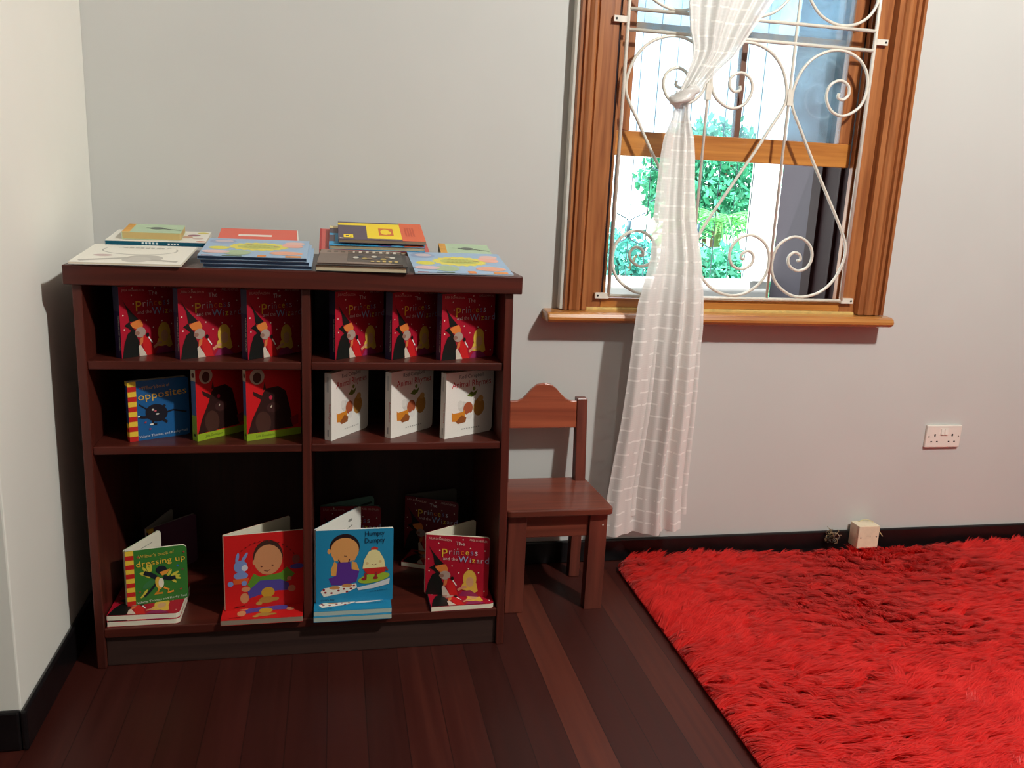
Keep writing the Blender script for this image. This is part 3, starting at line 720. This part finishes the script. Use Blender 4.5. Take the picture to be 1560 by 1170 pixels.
def art_animals():
    a = [El((214, 208, 200), .36, .46, .10, .08), El((226, 220, 212), .30, .50, .06, .06), El((176, 88, 56), .47, .42, .10, .10), El((192, 138, 66), .70, .42, .12, .14), El((210, 160, 90), .73, .55, .06, .05),
         Po((214, 134, 42), (.14, .25), (.13, .40), (.16, .37), (.36, .38), (.40, .41), (.41, .27), (.35, .22)), Po((150, 84, 42), (.22, .24), (.26, .20), (.42, .21), (.44, .28), (.34, .33)), El((232, 226, 220), .50, .30, .06, .05),
         Po((110, 124, 48), (.44, .62), (.52, .68), (.58, .66), (.66, .70), (.62, .62), (.54, .59)), El((120, 132, 52), .58, .72, .03, .03),
         Tx((96, 92, 92), 'Rod Campbell', .52, .895, .085, 0, .5), Tx((196, 26, 44), 'Animal Rhymes', .53, .765, .135, 0, .82)]
    a += [Re((176, 170, 164), .34+.05*k, .37+.05*k, .10, .118) for k in range(8)]
    return a
SP_ANI = [Re((226, 220, 212), 0, 1, 0, 1), Re((196, 192, 188), .3, .6, .72, .94), ('T', (196, 26, 44), 'Animal Rhymes', .62, .40, .05, -90, None, 1.), Re((150, 146, 144), .4, .6, .06, .16)]
def stripes(n=12, x1=.135):
    return [Re((236, 196, 62) if k % 2 else (196, 36, 34), 0, x1, k/n, (k+1)/n) for k in range(n)]
def sp_str(c): return [Re(c, 0, 1, .30, .93)]+[Re((236, 196, 62) if k % 2 else (196, 36, 34), 0, 1, .30*k/4, .30*(k+1)/4) for k in range(4)]+[Re((236, 196, 62), 0, 1, .93, 1)]
def art_opp():
    K = (26, 28, 38)
    a = stripes()+[El(K, .45, .44, .185, .15, -15), Ln(K, [(.32, .50), (.22, .57), (.17, .61)], .012), Ln(K, [(.33, .38), (.22, .39), (.15, .41)], .02), Ln(K, [(.52, .52), (.60, .56)], .02), Ln(K, [(.55, .42), (.72, .46), (.95, .40)], .014), Ln(K, [(.40, .33), (.37, .26), (.45, .25)], .022), Ln(K, [(.52, .34), (.62, .26)], .022),
         El((236, 232, 226), .36, .255, .03, .014), El((236, 232, 226), .16, .41, .02, .014), El((214, 206, 196), .39, .50, .02, .016), El((208, 96, 110), .43, .475, .018, .014), El((220, 214, 206), .46, .42, .03, .014),
         Tx((196, 154, 84), "Wilbur's book of", .45, .86, .085, 3, .46), Tx((226, 178, 74), 'opposites', .56, .70, .175, 3, .80), Tx((206, 214, 226), 'Valerie Thomas and Korky Paul', .55, .055, .06, 2, .80)]
    return a+[St((176, 60, 84), .2, .88, .02), St((176, 60, 84), .26, .30, .024), St((150, 60, 110), .33, .18, .026)]
def art_dress():
    K = (26, 34, 44); Y = (206, 196, 70)
    a = stripes()
    for cx, cy, an in ((.33, .52, 140), (.30, .54, 160), (.29, .58, 185), (.31, .62, 120), (.36, .64, 105), (.40, .66, 90), (.80, .46, 0), (.82, .42, -20), (.79, .50, 25), (.76, .38, -45), (.70, .52, 60)):
        a.append(El(Y, cx, cy, .075, .022, an))
    a += [El((60, 120, 70), .36, .36, .12, .05, 35), El(Y, .27, .17, .07, .02, 40), El(Y, .30, .22, .06, .018, 50),
          Ln(K, [(.50, .45), (.40, .53), (.29, .58)], .04), Ln(K, [(.60, .46), (.72, .42), (.80, .43)], .038), El(K, .57, .60, .09, .075), Ln(K, [(.48, .36), (.38, .24), (.28, .14)], .02), El((224, 178, 66), .52, .36, .055, .12, 10), El((232, 224, 200), .56, .36, .045, .09),
          Po((226, 150, 60), (.54, .56), (.72, .60), (.66, .52), (.58, .49)), Ln((224, 152, 50), [(.52, .26), (.50, .20), (.44, .17), (.58, .17)], .016), Ln((224, 152, 50), [(.60, .27), (.68, .22), (.66, .16), (.76, .18)], .016),
          Tx((214, 180, 74), "Wilbur's book of", .50, .865, .085, 3, .58), Tx((236, 190, 64), 'dressing up', .57, .715, .15, 3, .80), Tx((214, 224, 214), 'Valerie Thomas and Korky Paul', .56, .04, .055, 2, .82),
          St((56, 116, 176), .84, .64, .03), St((176, 70, 60), .20, .88, .026), St((176, 70, 60), .95, .88, .026), St((176, 70, 60), .88, .2, .026), St((150, 60, 60), .21, .24, .024), St((130, 60, 70), .92, .56, .026)]
    return a
def art_mound():
    D = (46, 23, 20)
    return [Po(D, (.02, .10), (.10, .30), (.24, .52), (.30, .66), (.36, .72), (.58, .74), (.72, .66), (.80, .40), (.86, .12)), Po(D, (.30, .62), (.12, .70), (.13, .64), (.28, .56)), Po((64, 34, 28), (.30, .70), (.33, .82), (.36, .71)),
            El((70, 42, 34), .30, .24, .14, .16, 20), El((190, 44, 70), .44, .585, .03, .03), El((64, 36, 34), .48, .44, .12, .07), Ln((196, 180, 160), [(.44, .44), (.46, .47)], .01),
            El((190, 178, 156), .20, .90, .13, .11), El((74, 44, 34), .20, .885, .075, .075), Re((150, 176, 40), 0, 1, 0, .10), Tx((60, 76, 24), 'Julia Donaldson', .33, .035, .05, 0, .34), Po((150, 26, 44), (.80, .26), (.95, .30), (.95, .16), (.84, .14))]
SP_MOUND = [Re((66, 100, 148), 0, 1, 0, 1), Re((206, 190, 166), 0, 1, .84, 1), El((96, 48, 36), .5, .92, .32, .035), Re((132, 164, 40), 0, 1, 0, .36), El((44, 56, 26), .5, .08, .25, .02)]
def child(cx, cy, rx, ry, skin, hair): return [El(hair, cx, cy+ry*.14, rx*1.02, ry*.98), El(skin, cx, cy-ry*.06, rx*.96, ry*.9)]
def art_red():
    SK = (206, 140, 96); G = (92, 140, 44); V = (82, 70, 150); B = (122, 142, 196)
    a = child(.545, .655, .185, .225, SK, (66, 40, 32))+[El(SK, .37, .62, .02, .035), Ln((120, 60, 44), [(.49, .50), (.53, .485), (.57, .505)], .006), El((120, 64, 50), .46, .555, .014, .01), El((120, 64, 50), .60, .56, .014, .01),
         Po(G, (.36, .47), (.44, .42), (.70, .45), (.78, .52), (.88, .42), (.80, .33), (.44, .30), (.32, .27), (.28, .33)),
         Po(V, (.44, .37), (.70, .36), (.80, .30), (.82, .20), (.66, .21), (.52, .20), (.30, .14), (.28, .24)), El(SK, .24, .15, .055, .07), El(SK, .26, .27, .055, .035), El((190, 120, 90), .84, .22, .05, .045), El((190, 120, 90), .81, .36, .03, .03),
         El((196, 150, 50), .535, .20, .085, .07), El((176, 130, 60), .52, .10, .10, .045), El((190, 146, 70), .42, .06, .04, .025), El((176, 130, 60), .63, .10, .045, .025),
         El(B, .20, .58, .085, .085), El(B, .16, .70, .02, .07, -12), El(B, .25, .70, .02, .075, -32), El(B, .20, .46, .09, .05), Po((214, 92, 40), (.10, .42), (.30, .42), (.28, .35), (.11, .35)), El(B, .07, .36, .035, .035), El(B, .24, .355, .035, .035), El((206, 206, 214), .25, .56, .04, .04)]
    for k in range(13):
        q = R(128-k*7.6); a.append(El((120, 22, 22), .5+.46*math.cos(q), .40+.50*math.sin(q), .014, .009, math.degrees(q)-90, 8))
    a += [Ln((96, 20, 22), [(.10, .035), (.24, .05)], .005), El((146, 70, 66), .90, .62, .05, .06), El(V, .91, .52, .09, .035)]
    return a
def art_egg():
    SK = (222, 156, 92); V = (92, 50, 140); NV = (24, 34, 60)
    a = child(.37, .735, .19, .19, SK, (40, 26, 30))+[El(SK, .17, .715, .022, .035), Po(SK, (.20, .66), (.24, .58), (.50, .58), (.53, .66)), Ln((120, 70, 50), [(.36, .645), (.40, .64)], .006),
         Po((226, 160, 80), (.24, .58), (.19, .46), (.20, .38), (.28, .37), (.30, .50)), Po((226, 160, 80), (.46, .57), (.52, .55), (.56, .44), (.44, .38), (.38, .40), (.46, .46)), Po(V, (.28, .56), (.44, .56), (.46, .46), (.56, .43), (.52, .28), (.36, .24), (.20, .25), (.16, .34), (.26, .38)), Ln((70, 34, 60), [(.29, .60), (.31, .55)], .008), Ln((70, 34, 60), [(.43, .60), (.42, .55)], .008),
         Po((238, 232, 218), (.06, .16), (.10, .21), (.52, .26), (.53, .20), (.40, .14), (.10, .09)), El((206, 140, 80), .24, .21, .07, .025), El((206, 140, 80), .40, .235, .07, .025)]
    a += [El((150, 34, 40), x, y, .018, .014, n=8) for x, y in ((.12, .15), (.20, .14), (.29, .17), (.36, .19), (.45, .19), (.10, .19), (.40, .15), (.49, .23))]
    a += [Po((214, 214, 214), (.53, .20), (.55, .16), (.74, .18), (.95, .23), (.96, .31), (.74, .24)), El((156, 180, 52), .75, .325, .21, .065, 10), Po((196, 44, 36), (.60, .47), (.90, .47), (.90, .41), (.80, .37), (.66, .38)),
          Po((236, 222, 160), (.60, .46), (.62, .58), (.68, .69), (.75, .73), (.82, .69), (.88, .58), (.90, .47)), Po((196, 54, 44), (.71, .74), (.71, .715), (.80, .715), (.80, .74), (.755, .76)), El((222, 190, 130), .66, .53, .02, .02), El((222, 190, 130), .83, .55, .02, .02), Ln((150, 90, 70), [(.72, .515), (.75, .505), (.78, .515)], .005),
          Ln((150, 44, 50), [(.64, .40), (.64, .32)], .016), Ln((150, 44, 50), [(.78, .41), (.77, .33)], .016), El((150, 34, 40), .62, .315, .035, .02), El((150, 34, 40), .77, .325, .035, .02), Ln((150, 60, 60), [(.90, .47), (.93, .42)], .012),
          Tx(NV, 'Humpty', .76, .91, .10, 2, .25), Tx(NV, 'Dumpty', .76, .815, .10, 2, .26), Tx(NV, "Child's Play", .15, .035, .035, 2, .18)]
    a += [Re((40, 90, 116), .70+.03*k, .72+.03*k, .135+.003*k, .143+.003*k) for k in range(8)]
    return a

# ---- top shelf: six crimson story books standing half turned
UZ = .826
hat = None
for k, (x, y, an, lab) in enumerate(((-.514, -.493, 46, 'crimson story book standing leftmost on the top shelf of the bookcase'),
        (-.377, -.500, 36.5, 'crimson story book on the top shelf, second from left, wider in view than its neighbours'),
        (-.214, -.500, 42.5, 'crimson story book on the top shelf just left of the centre divider'),
        (.003, -.494, 41.5, 'crimson story book on the top shelf just right of the centre divider'),
        (.148, -.490, 41, 'crimson story book on the top shelf, middle one of the right bay'),
        (.277, -.495, 26, 'crimson story book standing rightmost on the top shelf'))):
    if k == 0: hat = book('story_book', lab, 'crimson story books on the top shelf', 0.172, .178, .024, CR, CRM, art_hat(), SP_HAT, r=.008)
    o = hat if k == 0 else copy_book(hat, lab)
    place(o, x, y, UZ+.0002, an)
# ---- middle shelf
MZ = .6082
o = book('opposites_book', 'blue board book titled opposites at left end of the middle shelf', 'books on the middle shelf', .152, .156, .019, (24, 92, 150), CRM, art_opp(), sp_str((28, 60, 110)), r=.008); place(o, -.508, -.484, MZ, 28)
o = book('picture_book', 'red board book with green foot strip beside the blue opposites book', 'books on the middle shelf', .15, .188, .020, (206, 24, 30), CRM, art_mound(), SP_MOUND, r=.004); place(o, -.345, -.486, MZ, 41.8)
place(copy_book(o, 'red board book with green foot strip next to the centre divider'), -.222, -.489, MZ, 27)
wh = None
for x, y, an, lab in ((-.007, -.497, 53, 'white animal rhymes board book nearest the centre divider, turned most sideways'), (.149, -.482, 41.6, 'white animal rhymes board book in the middle of three'), (.294, -.494, 29.8, 'white animal rhymes board book at right end, facing out most')):
    if wh is None: wh = o = book('rhyme_book', lab, 'white rhyme books on the middle shelf', .166, .182, .022, (240, 234, 226), CRM, art_animals(), SP_ANI, r=.012)
    else: o = copy_book(wh, lab)
    place(o, x, y, MZ, an)
# ---- bottom shelf: display books standing open on lying ones
BZ = .1132
def small_lay(lab, x, y, z, an, first=None):
    o = first or book('story_book', lab, 'books lying under the display books', .18, .178, .0152, CR, (238, 230, 208), art_hat(), SP_HAT, r=.013)
    lay(o, x, y, z, an); return o
small_lay('crimson story book lying at the bottom under the green dressing up book', -.582, -.516, BZ+.0154, 0)
small_lay('crimson story book lying directly beneath the green dressing up book', -.583, -.512, BZ+.0308, -.8)
o = book('dressing_up_book', 'green board book titled dressing up standing open on two crimson books', 'display books on the bottom shelf', .153, .157, .008, (56, 120, 50), (238, 230, 208), art_dress(), sp_str((30, 60, 34)), r=.012, open_=52, tb=.006,
         inner=[Ln((150, 144, 130), [(.25, .86), (.75, .86)], .006), Ln((150, 144, 130), [(.5, .72), (.8, .72)], .006)]); place(o, -.541, -.466, BZ+.0310, 13)
SK0 = (224, 216, 196)
o = book('baby_book', 'red board book lying under the standing red book with a baby', 'books lying under the display books', .212, .216, .0155, (206, 30, 30), (150, 132, 116), art_red(), (), r=.003); lay(o, -.2955, -.543, BZ+.0157, .6)
o = book('baby_book', 'red board book with a baby on its cover standing open by the divider', 'display books on the bottom shelf', .208, .217, .007, (206, 30, 30), SK0, art_red(), (), r=.003, open_=29, tb=.006); place(o, -.288, -.492, BZ+.0159, 8)
egg1 = book('egg_book', 'blue board book lying lowest under the standing blue book', 'books lying under the display books', .209, .214, .0145, (36, 134, 176), (176, 190, 180), art_egg(), (), r=.004); lay(egg1, -.0545, -.552, BZ+.0147, 0)
o = copy_book(egg1, 'blue board book lying directly beneath the standing blue book'); lay(o, -.054, -.547, BZ+.0294, .3)
o = book('egg_book', 'blue board book with a child and an egg on its cover, standing open', 'display books on the bottom shelf', .209, .214, .009, (36, 134, 176), (240, 236, 226), art_egg(), (), r=.004, open_=52, tb=.006,
         inner=[Ln((120, 116, 110), [(.28, .70), (.80, .80)], .006), Ln((120, 116, 110), [(.34, .64), (.78, .72)], .005), El((150, 146, 138), .75, .88, .05, .02)]); place(o, -.049, -.502, BZ+.0296, 1)
small_lay('crimson story book lying under the standing crimson one at bottom right', .266, -.527, BZ+.0154, .8)
o = book('story_book', 'crimson story book standing open at the right end of the bottom shelf', 'display books on the bottom shelf', .182, .183, .008, CR, (232, 222, 200), art_hat(), SP_HAT, r=.01, open_=43, tb=.006); place(o, .256, -.447, BZ+.0157, -13)
# deeper in the bays
o = book('story_book', 'crimson story book lying at the back of the lower right bay', 'books lying under the display books', .18, .178, .0152, CR, (226, 218, 198), art_hat(), SP_HAT, r=.013); lay(o, .205, -.222, BZ+.0154, -24)
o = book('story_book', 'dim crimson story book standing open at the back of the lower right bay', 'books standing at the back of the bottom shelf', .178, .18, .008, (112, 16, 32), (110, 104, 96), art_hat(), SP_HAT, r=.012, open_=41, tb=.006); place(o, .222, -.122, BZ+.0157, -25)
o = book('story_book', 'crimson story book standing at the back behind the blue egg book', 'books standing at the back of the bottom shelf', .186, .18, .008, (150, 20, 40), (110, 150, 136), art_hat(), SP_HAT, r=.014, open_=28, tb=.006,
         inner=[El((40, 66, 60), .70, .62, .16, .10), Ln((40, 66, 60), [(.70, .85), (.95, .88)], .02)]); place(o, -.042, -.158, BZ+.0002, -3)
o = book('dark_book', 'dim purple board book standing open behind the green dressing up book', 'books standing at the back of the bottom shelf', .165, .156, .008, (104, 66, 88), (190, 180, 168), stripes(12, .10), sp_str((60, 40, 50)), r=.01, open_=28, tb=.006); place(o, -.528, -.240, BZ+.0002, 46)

# ---- on top of the bookcase
TZ = 1.0602
GR = (186, 180, 172)
def art_pale():
    ring = [('P', GR, [(.5+.36*math.cos(R(a)), .70+.26*math.sin(R(a))) for a in range(160, 381, 10)]+[(.5+.345*math.cos(R(a)), .70+.235*math.sin(R(a))) for a in range(380, 159, -10)])]
    return ring+[El((196, 190, 182), .62, .28, .17, .16), El((206, 200, 192), .56, .20, .13, .15), Po((190, 184, 176), (.05, .12), (.50, .32), (.48, .24), (.08, .06)), Po((190, 184, 176), (.70, .24), (.95, .16), (.94, .10), (.70, .16)), El((206, 180, 178), .22, .38, .09, .055), Tx((196, 190, 182), 'A B C D E F', .52, .80, .09, 0, .5)][:6]+[Re((196, 192, 184), .33+.05*k, .36+.05*k, .80, .84) for k in range(8)]
o = book('picture_book', 'pale cream picture book at the left front of the bookcase top', 'books on top of the bookcase', .250, .224, .0055, (244, 239, 228), (240, 230, 206), art_pale(), ()); lay(o, -.608, -.545, 1.068, -1.5, 6.4)
def art_sun():
    st_ = [(.52+(.30 if k % 2 else .27)*math.cos(R(k*9)), .56+(.24 if k % 2 else .205)*math.sin(R(k*9))) for k in range(40)]
    a = [El((150, 166, 198), .15, .82, .13, .13), El((206, 190, 196), .16, .84, .09, .07), Po((230, 216, 92), *st_), El((226, 216, 80), .15, .45, .10, .085), El((196, 200, 110), .52, .56, .21, .13)]
    a += [El((236, 176, 160), .84, .66, .10, .13, 30), El((230, 186, 176), .86, .80, .10, .08), El((232, 168, 140), .80, .22, .16, .10), Re((226, 140, 70), .54, .62, 0, .10), Re((224, 146, 80), .80, .95, 0, .09), El((170, 190, 150), .34, .20, .13, .13), Re((84, 110, 50), .22, .40, 0, .035), El((226, 190, 190), .14, .22, .13, .08), Re((140, 44, 44), .03, .14, 0, .03), Po((196, 150, 110), (.36, .66), (.44, .70), (.44, .66)), Po((196, 150, 110), (.66, .62), (.74, .56), (.66, .58))]
    a += [Re((190, 186, 96), .40+.04*k, .42+.04*k, .62, .66) for k in range(6)]+[Re((190, 186, 96), .38+.045*k, .405+.045*k, .50, .55) for k in range(6)]
    return a
LB = (160, 186, 214)
sun = None
for k, (dx, dz, lab) in enumerate(((.012, .0, 'pale blue picture book, lowest of the left stack on the bookcase'), (.006, .0098, 'pale blue picture book in the middle of the left stack'), (0, .0196, 'pale blue picture book with a yellow sunburst, topmost of the left stack'))):
    if sun is None: sun = o = book('picture_book', lab, 'books on top of the bookcase', .255, .221, .0090, LB, (206, 208, 204), art_sun(), (), spine_bottom=(36, 50, 72), hard=.001)
    else: o = copy_book(sun, lab)
    lay(o, -.322+dx, -.54+.003*(2-k), 1.0710+dz, -.5, 7.0)
o = book('picture_book', 'pale blue picture book with a yellow sunburst at right front of bookcase top', 'books on top of the bookcase', .255, .222, .0035, LB, (214, 210, 202), art_sun(), ()); lay(o, .200, -.545, 1.0645, 1.1, 8.7)
# dark pair in front of the tall stack
o = book('hardback_book', 'dark hardback with pale page edge at the front centre of bookcase top', 'books on top of the bookcase', .226, .185, .0155, (44, 38, 38), (214, 198, 166), [Re((70, 64, 60), 0, 1, 0, 1)], (), hard=.004); lay(o, -.045, -.543, 1.0762, -2.2, 5.5)
o = book('paperback_book', 'thin grey brown paperback with worn pictures lying on the dark hardback', 'books on top of the bookcase', .212, .180, .0045, (150, 128, 116), (66, 50, 46),
         [Re((126, 108, 98), 0, .34, 0, .72), Re((96, 84, 76), .34, 1, .10, .78), Po((74, 70, 66), (.8, .1), (1, .0), (1, .95), (.84, .9)), Re((214, 204, 190), .40, .98, .80, .96)]+[Re((110, 96, 84), .08+.085*k, .13+.085*k, .80, .93) for k in range(11)]+
         [El(((214, 208, 196), (66, 70, 80), (176, 152, 84), (140, 120, 100))[k % 4], .44+.055*k, .42+.10*math.sin(k*1.9), .035, .07) for k in range(9)]+[Re((214, 186, 110), .62+.07*k, .66+.07*k, .12, .20) for k in range(5)], ()); lay(o, -.042, -.530, 1.0812, -2.5, 5.7)
# back row
tl = (22, 110, 140)
o = book('picture_book', 'white picture book with teal spine behind the pale cream one', 'books on top of the bookcase', .244, .196, .0125, (238, 234, 224), (230, 224, 208), [El((206, 160, 130), .78, .45, .06, .10), El((150, 90, 110), .84, .62, .07, .08), El((214, 200, 90), .92, .85, .06, .08), El((214, 190, 180), .9, .35, .06, .08), El((206, 120, 90), .95, .08, .05, .05)], (), spine_bottom=tl,
         inner=[Re((206, 222, 226), .36+.035*k, .38+.035*k, .35, .75) for k in range(5)]+[Re((206, 222, 226), .62+.03*k, .64+.03*k, .3, .62) for k in range(4)]); lay(o, -.577, -.33, 1.104, 2.6, 4.6)
mt_ = (182, 206, 172)
gart = [Re((236, 176, 70), 0, .13, 0, 1)]+[Re((214, 140, 50), 0, .13, .08+.12*k, .11+.12*k) for k in range(8)]+[El((96, 104, 96), .55, .50, .13, .13, -10), Ln((96, 104, 96), [(.62, .46), (.78, .40), (.98, .30)], .014), Ln((96, 104, 96), [(.62, .52), (.80, .36)], .02), Ln((96, 104, 96), [(.45, .52), (.36, .50)], .03)]
grn = book('board_book', 'thick mint green board book with orange edge on the white teal-spined book', 'books on top of the bookcase', .144, .149, .019, mt_, (196, 170, 112), gart, (), r=.006, hard=.0005); lay(grn, -.540, -.31, 1.1254, 4.5, 4.8)
o = copy_book(grn, 'mint green board book with orange edge behind the right sunburst book'); lay(o, .291, -.32, 1.097, -3.6, 6.3)
o = copy_book(grn, 'mint green board book lying lowest at the back right corner'); lay(o, .291, -.318, 1.0775, -3.6, 6.2)
o = book('picture_book', 'coral red picture book with white title bar behind the left blue stack', 'books on top of the bookcase', .213, .200, .007, (232, 104, 84), (238, 230, 216), [Re((240, 226, 216), .24, .66, .42, .56), Re((238, 232, 222), .985, 1, 0, 1)], ()); lay(o, -.307, -.30, 1.108, 3.0, 6.6)
# tall stack
o = book('picture_book', 'wide salmon red picture book at the bottom of the tall stack', 'books on top of the bookcase', .299, .220, .012, (206, 92, 84), (206, 186, 156), [Re((176, 40, 44), 0, .02, 0, 1), Re((224, 176, 80), .115, .13, 0, 1)], (), hard=.002); lay(o, -.040, -.33, 1.097, .2, 11.4)
o = book('picture_book', 'blue picture book under the yellow and purple one in the tall stack', 'books on top of the bookcase', .260, .199, .0125, (58, 156, 206), (196, 176, 142), [Re((226, 206, 150), 0, .5, .86, 1), Re((92, 74, 84), 0, .12, .60, .86), Re((92, 74, 84), 0, .06, .18, .5), Po((90, 60, 120), (.50, .0), (.56, .08), (.64, .04), (.70, 0)), El((110, 180, 220), .70, .03, .06, .03), Po((206, 90, 60), (.76, 0), (.82, .1), (.96, .12), (1, 0))], (), hard=.002); lay(o, -.014, -.33, 1.1105, -.4, 11.8)
PU = (92, 76, 92); YE = (250, 218, 40); ORG = (226, 104, 64)
o = book('picture_book', 'yellow, purple and orange paperback topmost of the tall stack', 'books on top of the bookcase', .237, .180, .0095, PU, (150, 130, 106),
         [Re(YE, 0, .73, .80, .93), Re(YE, .33, .73, .08, .81), Re(ORG, .73, 1, 0, 1), Re((214, 108, 48), .47, .64, .26, .66), El(YE, .545, .46, .055, .15), Po(YE, (.50, .58), (.51, .40), (.54, .50)), El(YE, .585, .42, .03, .09), Re(YE, .06, .17, .10, .27), Re((70, 58, 60), .085, .12, .16, .22), Re((70, 58, 60), .13, .15, .14, .19), Po((236, 226, 206), (.01, .10), (.06, .06), (.05, .03), (.02, .06))]+
         [Re((206, 84, 50), .78+.03*k, .80+.03*k, .25, .75) for k in range(4)], ()); lay(o, .011, -.33, 1.1265, .2, 12.3)


# ------------------------------------------------------------------ light
L = bpy.data.lights.new('ceiling_bulb', 'POINT'); L.energy = 350; L.shadow_soft_size = .085; L.color = (.98, 1, .945)
lo = bpy.data.objects.new('ceiling_bulb', L); COL.objects.link(lo); lo.location = (1.95, -2.45, 3.2)
W = bpy.data.worlds.new('daylight'); S.world = W; W.use_nodes = True
bg = W.node_tree.nodes['Background']; bg.inputs[0].default_value = (.86, .95, 1, 1); bg.inputs[1].default_value = 2.6

sn = bpy.data.lights.new('sun', 'SUN'); sn.energy = 16; sn.angle = .01; so_ = bpy.data.objects.new('sun', sn); COL.objects.link(so_)
so_.location = (2, -3, 12); so_.rotation_euler = Vector((.06, .42, -.9)).to_track_quat('-Z', 'Y').to_euler()
# ------------------------------------------------------------------ camera
cd = bpy.data.cameras.new('camera'); cam = bpy.data.objects.new('camera', cd); COL.objects.link(cam); S.camera = cam
cd.sensor_width = 36; cd.lens = 1305.7868*36/1560; cd.clip_start = .05
cam.matrix_world = Matrix(((.979161451, -.000165623, -.203083299, 0), (-.197669899, .228574341, -.953247282, -2.719), (.046577511, .973526447, .223778445, 1.285), (0, 0, 0, 1)))
S.view_settings.view_transform = 'Standard'; S.view_settings.look = 'None'; S.view_settings.exposure = 0; S.view_settings.gamma = 1; S.view_settings.use_curve_mapping = False
S.cycles.use_denoising = True
